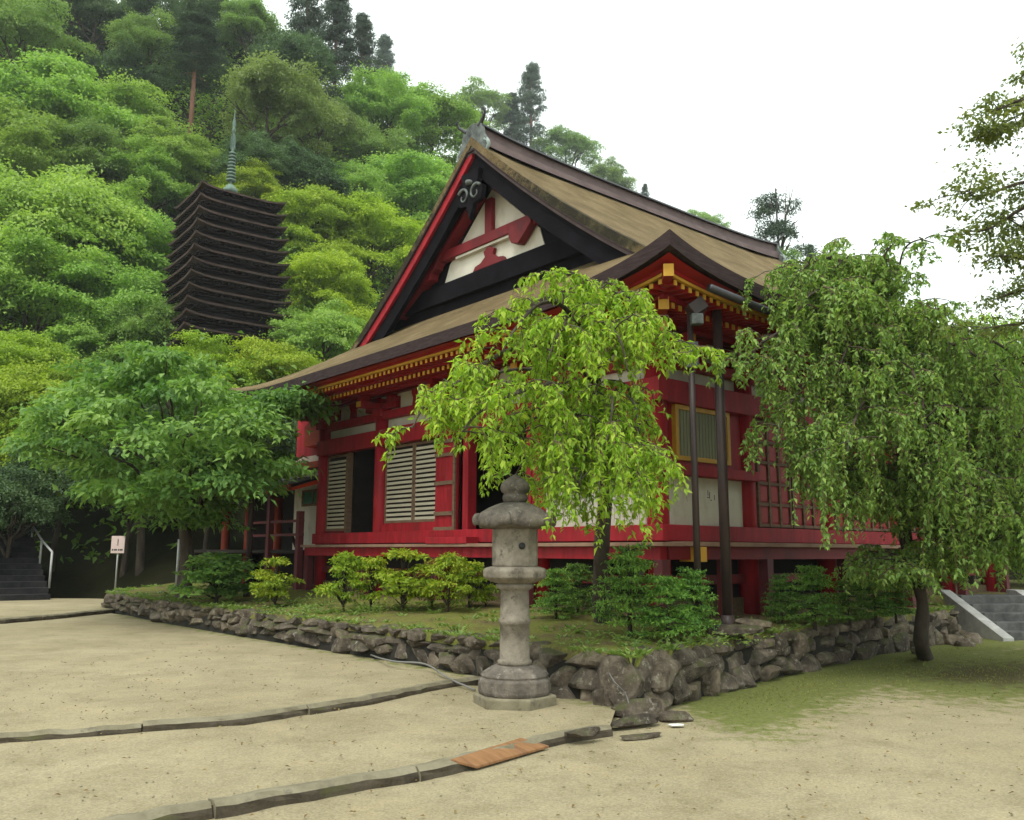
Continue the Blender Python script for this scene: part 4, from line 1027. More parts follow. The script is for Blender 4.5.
for x in (-.15, -.09, -.05, .02, .07, .11): ik.box((x, -.019, zt-.40), (x+.035, -.0155, zt-.355))
ik.build('lettering', 'ink', bd)

# ------------------------------------------------------------------ thirteen-storey pagoda
PC = atY(230.5, 187, 42.3); PZ = PC[2]
pag = tag(empty('pagoda', (PC[0], PC[1], PZ-11.3), BROT-R(2)), 'dark brown thirteen tiered wooden pagoda with green bronze finial, among trees on the hillside', 'pagoda')
M['spire'] = simple('bronze_spire', (.07, .11, .09), (.17, .24, .20), 5, .7)
M['pagwood'] = simple('dark_pagoda_wood', (.006, .003, .003), (.016, .007, .007), 2, .8, (1, 1, 1), .2, .01)
M['pagroof'] = simple('pagoda_bark_roof', (.035, .025, .022), (.08, .062, .056), 2.2, .9, (1, 1, 1), .5, .03, .2, (.045, .045, .03))
M['pagedge'] = simple('pagoda_roof_edge', (.05, .03, .028), (.12, .08, .074), 3, .9, (1, 1, 1), .4, .02)
def pag_roof(hs, h, lift, th=.085):
    t = np.linspace(-1, 1, 25); A_, B_ = np.meshgrid(t, t, indexing='ij'); m_ = np.maximum(np.abs(A_), np.abs(B_))
    z = h*(1-m_)**1.15+lift*(np.abs(A_)*np.abs(B_))**5
    mb = MB(); T = np.dstack([A_*hs, B_*hs, z]); Bt = np.dstack([A_*hs*.985, B_*hs*.985, z-th-.0*m_])
    mb.grid(T, 0); mb.grid(Bt, 1)
    for sl in ((0, slice(None)), (-1, slice(None)), (slice(None), 0), (slice(None), -1)): mb.grid(np.stack([T[sl], Bt[sl]], 1), 1, False)
    return mb
for k in range(13):
    zt = 10.15-k*.655 if k < 12 else 10.15-12*.655; hs = (2.16+.052*k) if k < 12 else 2.95
    r = pag_roof(hs, .85 if k == 0 else .42, .20).build('roof', ['pagroof', 'pagedge'], pag); r.location = (0, 0, zt)
    ub = MB()
    ub.box((-hs*.82, -hs*.82, -.22), (hs*.82, hs*.82, -.105)); ub.box((-hs*.66, -hs*.66, -.36), (hs*.66, hs*.66, -.222))
    for i in range(15):
        q = (-1+2*(i+.5)/15)*hs*.94
        for s in (1, -1):
            ub.box((q-.03, s*hs*.5, -.165), (q+.03, s*hs*.95, -.102)); ub.box((s*hs*.5, q-.03, -.163), (s*hs*.95, q+.03, -.101))
    ub.build('eave_frame', 'pagwood', r)
    lower = -.66 if k < 12 else -(zt)
    st = MB().box((-.85-.02*k, -.85-.02*k, lower), (.85+.02*k, .85+.02*k, -.362)).build('storey', 'pagwood', pag); st.location = (0, 0, zt)
    for s in (1, -1):
        for t_ in (1, -1): st2 = MB().box((s*hs*.70-.05, t_*hs*.70-.05, -.30), (s*hs*.70+.05, t_*hs*.70+.05, -.262)).build('corner_block', 'pagwood', r)
fin = MB().lathe([(.36, 0), (.36, .22), (.30, .24), (.20, .42), (.10, .48), (.07, .52), (.06, 3.35), (.09, 3.4), (.10, 3.5), (.05, 3.6), (.09, 3.72), (.10, 3.8), (.02, 4.3), (.005, 4.75)], 14).build('finial', 'spire', pag)
fin.location = (0, 0, 10.15+.80)
for k in range(9):
    z = .66+k*.185; r_ = .235-.008*k
    MB().lathe([(.06, z), (r_, z+.01), (r_, z+.085), (.06, z+.095)], 16).build('ring', 'spire', fin)
for a in range(4):
    MB().poly([(.05, 2.42), (.16, 2.46), (.17, 2.9), (.10, 3.25), (.05, 3.3)], 'y', -.008, .008).build('water_flame', 'spire', fin).rotation_euler = (0, 0, a*math.pi/2+.4)

# ================================================================== vegetation
def trunk_mb(h, r, rng, limbs=6, spread=2.4, crown_lo=.55, crown_h=3.0, lean=.25):
    mb = MB(); x, y = rng.normal()*lean, rng.normal()*lean
    pts = [(0, 0, -.4), (x*.3, y*.3, h*.35), (x, y, h*.75), (x*1.1, y*1.1, h+crown_h*.5)]
    mb.tube(smooth_path(pts, 4), list(np.linspace(r, r*.25, 13)), 8)
    for k in range(limbs):
        a = 2*math.pi*(k+rng.random()*.6)/limbs; t = crown_lo+(1-crown_lo)*rng.random()
        z = h*t; p0 = np.array([x*t, y*t, z]); q = spread*(.6+.5*rng.random())
        p1 = np.array([x+q*math.cos(a), y+q*math.sin(a), h+crown_h*(.05+.5*rng.random())])
        pa = curve(p0, p1, rng, .25, 6, .05); mb.tube(pa, list(np.linspace(r*.42, r*.08, len(pa))), 6)
        for j in range(3):
            c = np.array(pa[2+j]); e_ = c+np.array([math.cos(a+rng.normal()*.9), math.sin(a+rng.normal()*.9), .25+.3*rng.random()])*q*.45
            mb.tube(curve(c, e_, rng, .05, 4, .06), list(np.linspace(r*.16, r*.04, 5)), 5)
    return mb
def kind_proto(kind, seed):
    """a tree whose crown is about 8 m wide, its middle 6 m above the base"""
    rng = np.random.default_rng(seed); e = empty(kind, (0, -500-seed*3, 0))
    H = 5.0
    if kind in ('maple', 'yellow_maple'):
        pads = []
        for k in range(64):
            a = rng.random()*2*math.pi; r = 3.7*math.sqrt(rng.random())*(1+.22*math.sin(2*a+seed)+.14*math.sin(5*a+2*seed)); z = 6.0+2.4*(1-(r/3.9)**2)-3.4*rng.random()**1.5-.3*rng.random()
            rx = .70+.65*rng.random(); pads.append((np.array([r*math.cos(a), r*math.sin(a), z+.35*rng.normal()]), rx, rx*(.3+.3*rng.random()), int(430*rx*rx)+130))
        leaf_pads('crown', pads, .20, .115, 'lf_maple' if kind == 'maple' else 'lf_yellow', e, rng, droop=.35, shell=.75)
        trunk_mb(H, .22, rng, 7, 3.0, .45, 2.6).build('trunk', 'bark', e, fixn=False)
    elif kind in ('broadleaf_tree', 'olive_tree', 'evergreen_tree'):
        pads = []
        for k in range(60):
            d = unit(1, rng)[0]; d[2] = abs(d[2])*1.1-.35; q = .62+.42*rng.random()
            aa_ = math.atan2(d[1], d[0]); q *= 1+.2*math.sin(2*aa_+seed)+.16*math.sin(3*aa_+d[2]*4+seed*2); c = np.array([d[0]*3.5*q, d[1]*3.5*q, 6.0+d[2]*3.3*q]); rx = .45+.75*rng.random()
            pads.append((c, rx, rx*.72, int(440*rx*rx)+110))
        m_ = {'broadleaf_tree': 'lf_bushy', 'olive_tree': 'lf_olive', 'evergreen_tree': 'lf_dark'}[kind]
        leaf_pads('crown', pads, .18, .105, m_, e, rng, droop=.15, shell=.8, jit=.8, updir=.6)
        trunk_mb(H, .24, rng, 7, 2.4, .5, 3.0).build('trunk', 'bark', e, fixn=False)
    elif kind == 'cedar':
        pads = []; Hh = 15.
        for k in range(110):
            t = rng.random()**.8; z = 2.5+t*(Hh-2.5); rmax = (2.5*(1-t)**.6+.25)*(.7+.45*math.sin(z*2.1+seed)**2); a = rng.random()*2*math.pi; r = rmax*(.35+.65*rng.random())
            rx = .45+.5*rng.random()*(1-t*.5); pads.append((np.array([r*math.cos(a), r*math.sin(a), z-.25*r]), rx, rx*.6, int(200*rx)+70))
        leaf_pads('crown', pads, .26, .09, 'lf_cedar', e, rng, droop=.75, shell=.9, jit=.7, updir=.5)
        mb = MB().tube([(0, 0, -24), (0, 0, 0), (0, 0, 7), (.05, 0, Hh)], [.34, .28, .17, .02], 8)
        for k in range(16):
            a = k*2.4; z = 3+k*.62; q = 1.9*(1-k/20); mb.tube([(0, 0, z), (q*.6*math.cos(a), q*.6*math.sin(a), z-.1), (q*math.cos(a), q*math.sin(a), z-.35)], [.06, .04, .015], 5)
        mb.build('trunk', 'barkred', e, fixn=False)
    elif kind == 'pine':
        pads = []
        for k in range(26):
            a = rng.random()*2*math.pi; z = 3.5+6.5*rng.random(); r = (2.6-.20*(z-3.5))*(.25+.75*rng.random()); rx = .55+.6*rng.random()
            pads.append((np.array([r*math.cos(a), r*math.sin(a), z]), rx, rx*.5, int(330*rx)+90))
        leaf_pads('crown', pads, .24, .08, 'lf_cedar', e, rng, droop=.1, shell=.8, jit=.9, updir=.6)
        trunk_mb(6.5, .22, rng, 9, 1.8, .5, 3.5).build('trunk', 'bark', e, fixn=False)
    return e
KINDS_ = ['maple', 'yellow_maple', 'broadleaf_tree', 'olive_tree', 'evergreen_tree', 'cedar', 'pine']
PROT = {k: [] for k in KINDS_}; used = {}
def proto_for(kind):
    n = {'maple': 3, 'broadleaf_tree': 3, 'yellow_maple': 2, 'evergreen_tree': 2, 'cedar': 2}.get(kind, 1)
    i = used.get(kind, 0); used[kind] = i+1
    if i < n:
        p = kind_proto(kind, 11+i*7+KINDS_.index(kind)*31); PROT[kind].append(p); return p
    return copy_tree(PROT[kind][i % n])
TR = random.Random(5)
def hill_tree(kind, px, py, wpx, label, group, Y=None, squash=1.0, stretch_up=1.0):
    cz = {'cedar': 9.0, 'pine': 6.8}.get(kind, 6.3); wid = {'cedar': 5.0, 'pine': 6.0}.get(kind, 8.0)
    d = ray(px, py)
    if Y is None:
        for Yt in np.arange(24, 150, .5):
            P = CAM+d*Yt; s = wpx*1.12*Yt*1.03/FPX/wid
            if P[2]-cz*s*stretch_up <= hill(P[0], P[1]): break
        Y = Yt
    P = CAM+d*Y; s = wpx*1.12*Y*1.03/FPX/wid
    e = proto_for(kind); base = float(hill(np.array(P[0]), np.array(P[1]))) if Y > 24 else .4
    base = min(base, P[2]-2.0*s)
    e.location = (P[0], P[1], base); e.rotation_euler = (0, 0, TR.random()*6.28); e.scale = (s, s*(.92+.16*TR.random()), s*squash*stretch_up)
    up = (P[2]-base)/(s*squash*stretch_up)-cz
    # longer or shorter bare stem under the same crown
    for ch in e.children:
        if ch.name.startswith('crown'): ch.location = (0, 0, up)
        elif kind == 'cedar': ch.location = (0, 0, up)
        else: ch.scale = (1, 1, max(.3, (cz+up)/cz)); ch.location = (0, 0, 0)
    return tag(e, label, kind.replace('_', ' ') if kind != 'cedar' else 'cedar tree', group)
HG = 'trees on the hillside'
T = [
 ('broadleaf_tree', 18, 38, 120, 'light green bushy tree in the top left corner of the photo'),
 ('evergreen_tree', 92, 20, 95, 'dark rounded tree at the top edge, right of the corner tree'),
 ('evergreen_tree', 55, 8, 70, 'dark tree cut by the top edge above the corner tree'),
 ('broadleaf_tree', 150, 52, 90, 'mid green tree with a peaked crown, below the dark trees of the top edge'),
 ('evergreen_tree', 160, 5, 80, 'dark tree at the very top, between two rounded ones'),
 ('evergreen_tree', 212, 18, 80, 'dark tree at the top edge above the red trunk'),
 ('broadleaf_tree', 250, 28, 70, 'dull green tree at the top edge, left of the tall cedars'),
 ('evergreen_tree', 120, 78, 80, 'shadowy tree below the peaked tree, high on the left slope'),
 ('cedar', 306, 34, 52, 'tallest dark cedar on the skyline'),
 ('cedar', 336, 48, 46, 'dark cedar on the skyline, second from the left'),
 ('cedar', 362, 62, 40, 'dark cedar with ragged top, third on the skyline'),
 ('cedar', 384, 72, 30, 'smallest cedar of the skyline row, at its right end'),
 ('evergreen_tree', 285, 60, 80, 'dark bush below the tallest cedar'),
 ('olive_tree', 272, 112, 120, 'large rounded olive green tree right of the bare red trunk'),
 ('olive_tree', 318, 135, 90, 'olive green tree on the right flank of the large rounded one'),
 ('evergreen_tree', 255, 165, 80, 'dark tree right behind the bronze finial of the pagoda'),
 ('evergreen_tree', 300, 175, 80, 'dark green tree in the hollow below the olive trees'),
 ('maple', 385, 108, 90, 'fresh green tree on the skyline below the cedars'),
 ('maple', 430, 120, 80, 'fresh green tree left of the hall roof peak, on the skyline'),
 ('broadleaf_tree', 360, 150, 80, 'mid green tree below the fresh green skyline tree'),
 ('broadleaf_tree', 482, 108, 66, 'green tree on the skyline just behind the ridge ornament'),
 ('cedar', 531, 108, 36, 'slim grey green cedar rising behind the hall roof'),
 ('cedar', 512, 125, 26, 'short cedar tucked against the slim grey green one'),
 ('broadleaf_tree', 566, 152, 62, 'rounded tree on the skyline right of the slim cedar'),
 ('broadleaf_tree', 606, 180, 50, 'last rounded tree where the skyline meets the roof ridge'),
 ('cedar', 645, 198, 11, 'tiny conifer tip poking above the roof ridge'),
 ('broadleaf_tree', 702, 226, 44, 'low treetop showing just above the right half of the ridge'),
 ('maple', 410, 190, 105, 'brightest green layered maple left of the hall roof'),
 ('maple', 350, 195, 80, 'green layered maple between the bright maple and the pagoda'),
 ('yellow_maple', 312, 222, 100, 'yellow green maple right of the pagoda top'),
 ('yellow_maple', 368, 240, 100, 'yellow green maple beside the left slope of the hall roof'),
 ('yellow_maple', 330, 285, 95, 'yellow green maple right of the pagoda, near its middle tiers'),
 ('yellow_maple', 255, 190, 66, 'yellow green maple close behind the pagoda roof top'),
 ('maple', 322, 335, 90, 'green maple below the yellow ones, touching the hall roof edge'),
 ('yellow_maple', 272, 374, 90, 'yellow green maple in front of the pagoda foot'),
 ('yellow_maple', 200, 372, 90, 'yellow green maple left of the pagoda foot'),
 ('maple', 60, 108, 140, 'wide pale layered maple on the upper left slope'),
 ('maple', 120, 128, 110, 'layered maple leaning right from the wide pale one'),
 ('maple', 20, 150, 120, 'layered maple at the left edge with dark limbs showing'),
 ('broadleaf_tree', 85, 165, 110, 'shaded tree with dark limbs under the layered maples'),
 ('maple', 165, 150, 90, 'light green maple left of the pagoda finial'),
 ('maple', 150, 185, 90, 'green maple above the left corner of the pagoda'),
 ('maple', 55, 225, 170, 'huge bright maple filling the left edge at mid height'),
 ('maple', 125, 250, 120, 'bright maple against the left side of the pagoda'),
 ('maple', 30, 290, 150, 'bright maple with one dark branch, low on the left edge'),
 ('maple', 110, 305, 130, 'bright maple below the pagoda on its left'),
 ('broadleaf_tree', 165, 330, 90, 'shaded tree left of the pagoda foot'),
 ('yellow_maple', 20, 375, 120, 'yellowish maple at the left edge above the dark steps'),
 ('maple', 95, 350, 100, 'green maple just above the round plum tree'),
 ('yellow_maple', 15, 440, 110, 'dull yellow green maple overhanging the dark steps'),
 ('evergreen_tree', 60, 470, 110, 'dark tree in deep shade behind the round plum tree'),
 ('evergreen_tree', 130, 480, 110, 'dark tree in deep shade behind the notice board'),
 ('yellow_maple', 40, 410, 130, 'olive yellow maple whose crown hangs low over the left steps'),
 ('evergreen_tree', 150, 440, 150, 'dark leafy tree just behind the round plum tree'),
 ('evergreen_tree', 10, 505, 110, 'dark tree standing over the top of the left steps'),
 ('evergreen_tree', 210, 470, 100, 'dark tree in deep shade behind the corridor'),
 ('evergreen_tree', 255, 430, 90, 'dark tree behind the left roof end of the hall'),
]
for k_, px, py, w_, lb in T: hill_tree(k_, px, py, w_, lb, HG)
# cedar with a long bare red trunk
e = hill_tree('cedar', 196, 48, 62, 'dark cedar with a long bare reddish trunk, above the pagoda', HG, Y=66, squash=.42)
for ch in e.children:
    if ch.name.startswith('trunk'): ch.scale = (.55, .55, 1)
# far right
hill_tree('pine', 776, 240, 66, 'grey green pine behind the right end of the ridge', 'trees beyond the roof', Y=62, stretch_up=1.1)
hill_tree('broadleaf_tree', 762, 268, 60, 'bushy grey green tree below the pine, beyond the roof', 'trees beyond the roof', Y=58)
hill_tree('cedar', 811, 266, 16, 'small distant conifer right of the pine', 'trees beyond the roof', Y=70)
hill_tree('yellow_maple', 985, 385, 150, 'yellowish tree glowing behind the weeping tree at the right edge', 'trees beyond the roof', Y=27)
hill_tree('maple', 900, 390, 150, 'green tree behind the right weeping tree', 'trees beyond the roof', Y=28)
hill_tree('evergreen_tree', 960, 480, 170, 'dark green tree above the right stone steps', 'trees beyond the roof', Y=25)
hill_tree('broadleaf_tree', 1040, 430, 170, 'dark green tree at the right edge above the stone steps', 'trees beyond the roof', Y=23)
hill_tree('evergreen_tree', 1030, 540, 120, 'dark shrubby tree behind the right end of the steps', 'trees beyond the roof', Y=24)

# the wood between and behind those trees
rng = np.random.default_rng(77); n = 210000
az = np.radians(-42+rng.random(n)*84); r = 29+np.sqrt(rng.random(n))*75
X, Y = r*np.sin(az), r*np.cos(az); Hh = hill(X, Y); lump = fnoise(X*.35, Y*.35, 51)
keep = (r > np.where(az > -.15, 40, 29)) & (Hh > 1.0)
z = Hh+np.clip((lump-.22)*13, .3, 8)*rng.random(n)**.5*np.clip((Hh-.5)/2.5, .15, 1)
P = np.stack([X, Y, z], 1)[keep]; n = len(P)
D = unit(n, rng); D[:, 2] = D[:, 2]*.5-.2; Nn = unit(n, rng)*.5+[0, -.2, .8]
wd_ = leaf_object('woodland', P, D, Nn, .36*(.7+.6*rng.random(n)), .2*(.7+.6*rng.random(n)), 'lf_wood', None, rng)
tag(wd_, 'leafy woodland undergrowth filling the slope between the trees', None, kind='stuff')

# ------------------------------------------------------------------ weeping cherries
def weeping(name, label, cat, trunk, radii, branches, lmat, tmat, seed, leaf=.10, per_m=24, wide=.034, gap=.042):
    rng = np.random.default_rng(seed); base = np.array(trunk[0]); e = tag(empty(name, base), label, cat)
    tp = smooth_path(np.array(trunk)-base, 5); rad = np.interp(np.linspace(0, 1, len(tp)), np.linspace(0, 1, len(radii)), radii)
    # a flared, slightly knotty trunk
    MB().tube([tuple(p) for p in tp], list(rad*(1+.07*rng.normal(size=len(tp)))), 12).build('trunk', tmat, e, fixn=False)
    bm_ = MB(); tw = MB(); Ps, Ds, Ns, Ls = [], [], [], []
    for pts, hang, r0 in branches:
        bp = smooth_path(np.array(pts)-base, 6); bm_.tube([tuple(p) for p in bp], list(np.linspace(r0, .008, len(bp))), 7)
        seg = np.r_[0, np.cumsum(np.linalg.norm(np.diff(bp, axis=0), axis=1))]; L = seg[-1]
        ns = int(L*per_m/6)+3
        for _ in range(ns):
            t = L*(.10+.90*rng.random()**.8); p = np.array([np.interp(t, seg, bp[:, k]) for k in range(3)]); a0 = rng.random()*2*math.pi
            sl = .22+.42*rng.random(); dz = .22*rng.random(); k = 6; tt = np.linspace(0, 1, k)
            sec = p+np.array([math.cos(a0), math.sin(a0), 0])*(sl*tt)[:, None]+np.array([0, 0, 1.])*(dz*np.sin(tt*2.2)-.18*tt**2)[:, None]+rng.normal(size=(k, 3))*.012
            bm_.tube([tuple(x) for x in sec], list(np.linspace(.010, .004, k)), 4, cap=False)
            hs_ = hang*(.45+.65*rng.random())
            for j in range(6+int(rng.random()*4)):
                u0 = .15+.85*rng.random(); p2 = np.array([np.interp(u0, tt, sec[:, m_]) for m_ in range(3)])
                h = hs_*(.3+.8*rng.random())*(.7+.4*t/L); a = a0+rng.normal()*1.1; q = .06+.20*rng.random()
                kk = max(4, int(h/.10)+2); t2 = np.linspace(0, 1, kk)
                path = p2+np.array([math.cos(a), math.sin(a), 0])*(q*np.sqrt(t2))[:, None]+np.array([0, 0, 1.])*(.05*np.sin(t2*math.pi)-h*t2**1.3)[:, None]+rng.normal(size=(kk, 3))*.010
                tw.tube([tuple(x) for x in path], list(np.linspace(.005, .002, kk)), 3, cap=False)
                nl = int((h+q)/gap)+3; u_ = np.sort(rng.random(nl)**.85)
                pp_ = np.stack([np.interp(u_, t2, path[:, m_]) for m_ in range(3)], 1); b_ = rng.random(nl)*2*math.pi
                d = np.stack([np.cos(b_)*.75, np.sin(b_)*.75, -.62+.4*rng.normal(size=nl)], 1)
                Ps.append(pp_); Ds.append(d); Ns.append(np.stack([np.cos(b_)*.7, np.sin(b_)*.7, np.full(nl, .9)], 1)+rng.normal(size=(nl, 3))*.4)
                Ls.append(leaf*(.55+.75*rng.random(nl)))
    bm_.build('branches', 'bark', e, fixn=False); tw.build('twigs', 'twig', e, fixn=False)
    P = np.concatenate(Ps); L = np.concatenate(Ls)
    rv = np.clip(rng.normal(.45, .22, len(P))+.35*(fnoise(P[:, 0]*2.1+P[:, 1], P[:, 2]*2.1, seed)-.47), 0, 1)
    leaf_object('foliage', P, np.concatenate(Ds), np.concatenate(Ns), L, L*wide/.1, lmat, e, rng, rvals=rv)
    return e, len(P)
def B3(*q): return [atY(px, py, Y) for px, py, Y in q]
tb = on_terrace(603, 621)
trunk = [tb-np.array([0, 0, .15])]+B3((601, 560, 11.7), (606, 480, 11.2), (599, 400, 10.7), (590, 335, 10.4))
brs = [
 (B3((590, 335, 10.4), (582, 298, 10.1), (572, 276, 9.8), (556, 275, 9.5)), .30, .03),
 (B3((590, 335, 10.4), (600, 300, 10.4), (604, 282, 10.6), (618, 290, 10.7)), .38, .02),
 (B3((594, 350, 10.4), (565, 308, 10.0), (540, 304, 9.6), (516, 328, 9.3), (502, 352, 9.2)), .34, .035),
 (B3((597, 385, 10.6), (552, 345, 10.0), (505, 352, 9.6), (462, 380, 9.3), (428, 402, 9.1), (412, 428, 9.0)), .46, .04),
 (B3((598, 400, 10.7), (548, 372, 10.5), (500, 372, 10.3), (465, 392, 10.2), (448, 418, 10.1)), .50, .03),
 (B3((599, 410, 10.7), (560, 385, 9.6), (520, 392, 9.0), (480, 412, 8.7), (462, 432, 8.6)), .42, .03),
 (B3((590, 335, 10.4), (616, 294, 10.1), (640, 308, 9.8), (655, 335, 9.6)), .60, .03),
 (B3((595, 370, 10.5), (640, 328, 10.3), (664, 342, 10.1), (680, 364, 10.0)), .26, .03),
 (B3((598, 410, 10.7), (624, 385, 10.2), (634, 405, 9.8), (640, 435, 9.6)), .6, .03),
 (B3((600, 430, 10.9), (565, 410, 10.0), (535, 418, 9.4), (515, 445, 9.1)), .50, .025),
 (B3((600, 420, 10.8), (610, 395, 9.6), (612, 410, 9.1), (606, 445, 8.9)), 1.05, .025),
 (B3((602, 440, 11.0), (580, 415, 9.9), (565, 425, 9.4), (556, 455, 9.2)), .95, .025),
 (B3((603, 445, 11.0), (618, 425, 10.0), (624, 440, 9.5), (628, 470, 9.4)), .7, .025),
 (B3((604, 460, 11.1), (590, 440, 9.6), (584, 460, 9.2), (578, 490, 9.1)), .62, .02),
 (B3((604, 460, 11.1), (625, 450, 9.6), (630, 470, 9.2), (626, 500, 9.0)), .55, .02),
 (B3((592, 345, 10.4), (575, 320, 9.6), (560, 330, 9.2), (548, 360, 9.0)), .75, .025),
 (B3((592, 350, 10.4), (605, 325, 9.6), (620, 340, 9.1), (628, 372, 9.0)), .80, .025),
 (B3((600, 430, 10.9), (560, 440, 11.4), (530, 455, 11.5), (512, 480, 11.5)), .35, .02),
]
_, nl1 = weeping('weeping_cherry', 'bright yellow green weeping cherry in front of the hall corner, behind the lantern', 'weeping cherry', trunk, [.15, .10, .085, .06, .04], brs, 'lf_center', 'bark', 101, leaf=.088, per_m=29, wide=.042, gap=.034)
trunk = [atZ(927, 664, -.12)]+B3((921, 640, 12.95), (922, 600, 12.9), (905, 535, 12.7), (902, 455, 12.4), (890, 380, 12.2), (882, 320, 12.0))
brs = [
 (B3((882, 320, 12.0), (856, 272, 11.8), (826, 258, 11.5), (800, 272, 11.2), (782, 305, 11.0)), .75, .035),
 (B3((882, 320, 12.0), (866, 285, 12.4), (840, 268, 12.8), (815, 285, 13.0)), .75, .03),
 (B3((884, 335, 12.0), (896, 290, 11.8), (903, 252, 11.6), (918, 240, 11.4), (934, 243, 11.3)), .22, .02),
 (B3((884, 335, 12.0), (880, 290, 11.6), (885, 255, 11.3), (900, 238, 11.2)), .20, .02),
 (B3((886, 360, 12.1), (832, 318, 11.5), (790, 328, 11.0), (758, 346, 10.7), (740, 372, 10.6)), .50, .04),
 (B3((886, 360, 12.1), (840, 330, 12.0), (815, 325, 12.2), (790, 350, 12.4)), .7, .03),
 (B3((890, 395, 12.2), (842, 372, 11.4), (810, 380, 10.9), (786, 410, 10.6), (776, 440, 10.5)), .75, .04),
 (B3((895, 425, 12.3), (850, 405, 11.3), (828, 420, 10.8), (812, 450, 10.6)), .9, .03),
 (B3((895, 425, 12.3), (870, 400, 11.0), (855, 420, 10.5), (846, 455, 10.3)), 1.0, .03),
 (B3((895, 430, 12.3), (940, 395, 12.0), (990, 408, 11.7), (1035, 450, 11.5)), 1.3, .04),
 (B3((890, 380, 12.2), (940, 330, 12.0), (1000, 345, 11.8), (1055, 395, 11.7)), .95, .04),
 (B3((890, 380, 12.2), (935, 345, 11.4), (975, 355, 11.0), (1010, 395, 10.8)), .9, .03),
 (B3((899, 450, 12.4), (950, 440, 11.6), (1000, 470, 11.2), (1040, 510, 11.0)), .95, .035),
 (B3((900, 480, 12.5), (860, 465, 11.6), (838, 475, 11.1), (822, 500, 10.9)), .45, .03),
 (B3((902, 500, 12.6), (870, 488, 11.4), (850, 500, 10.9)), .55, .025),
 (B3((903, 510, 12.6), (940, 495, 11.8), (985, 510, 11.4), (1025, 535, 11.2)), .62, .03),
 (B3((900, 470, 12.5), (930, 455, 11.2), (955, 470, 10.7), (970, 505, 10.5)), .85, .03),
 (B3((890, 390, 12.2), (905, 365, 11.0), (920, 390, 10.5), (926, 430, 10.3)), 1.1, .03),
 (B3((888, 370, 12.1), (870, 335, 11.2), (850, 345, 10.8), (836, 375, 10.6)), .9, .03),
 (B3((895, 430, 12.3), (870, 420, 13.2), (845, 430, 13.2), (820, 455, 13.3)), .7, .03),
 (B3((895, 430, 12.3), (930, 420, 13.2), (975, 440, 13.6), (1020, 470, 13.8)), 1.0, .03),
 (B3((884, 340, 12.0), (850, 295, 11.2), (815, 292, 10.9), (792, 318, 10.8)), .85, .03),
 (B3((882, 325, 12.0), (845, 262, 12.2), (815, 262, 12.0), (795, 285, 11.9)), .8, .03),
 (B3((884, 340, 12.0), (870, 300, 11.2), (850, 290, 10.9), (838, 310, 10.8)), .9, .03),
 (B3((886, 350, 12.0), (910, 310, 11.4), (935, 312, 11.1), (955, 335, 11.0)), .8, .03),
 (B3((890, 380, 12.2), (950, 350, 12.8), (1010, 370, 13.2), (1060, 420, 13.4)), 1.3, .03),
 (B3((900, 470, 12.5), (960, 470, 12.6), (1015, 500, 12.7), (1060, 540, 12.8)), .8, .03),
 (B3((903, 520, 12.6), (950, 520, 12.0), (990, 535, 11.8), (1020, 550, 11.7)), .42, .025),
 (B3((903, 520, 12.6), (935, 525, 11.7), (960, 540, 11.3), (975, 555, 11.2)), .38, .025),
 (B3((902, 500, 12.6), (940, 480, 11.0), (985, 490, 10.7), (1020, 515, 10.6)), .8, .03),
 (B3((899, 450, 12.4), (960, 410, 11.2), (1005, 425, 10.9), (1040, 455, 10.8)), .9, .03),
 (B3((886, 350, 12.0), (850, 310, 11.6), (815, 300, 11.4), (790, 318, 11.2)), .6, .03),
 (B3((882, 322, 12.0), (870, 275, 11.7), (850, 258, 11.4), (835, 268, 11.2)), .6, .025),
 (B3((895, 420, 12.3), (980, 440, 12.2), (1030, 470, 12.0), (1075, 520, 11.9)), 1.1, .03),
 (B3((903, 515, 12.6), (960, 505, 11.2), (1000, 520, 10.9), (1030, 545, 10.8)), .42, .025),
 (B3((903, 525, 12.6), (955, 530, 12.3), (1005, 545, 12.2), (1045, 565, 12.1)), .40, .025),
 (B3((890, 385, 12.2), (930, 370, 12.4), (975, 380, 12.6), (1020, 400, 12.8)), .9, .03),
 (B3((886, 360, 12.1), (925, 335, 12.3), (965, 335, 12.5), (1010, 350, 12.7)), .6, .03),
 (B3((922, 592, 12.9), (905, 560, 12.4), (885, 556, 12.0), (868, 572, 11.8)), .24, .025),
 (B3((922, 592, 12.9), (925, 556, 12.2), (940, 552, 11.8), (952, 568, 11.7)), .30, .025),
 (B3((922, 592, 12.9), (915, 566, 12.2), (905, 562, 11.5), (900, 575, 11.3)), .24, .02),
]
_, nl2 = weeping('weeping_cherry', 'large dense weeping cherry at the right, its dark trunk on moss before the wall', 'weeping cherry', trunk, [.135, .10, .085, .085, .07, .055, .04], brs, 'lf_right', 'bark', 202, leaf=.078, per_m=42, wide=.046, gap=.026)
print('weeping leaves', nl1, nl2)

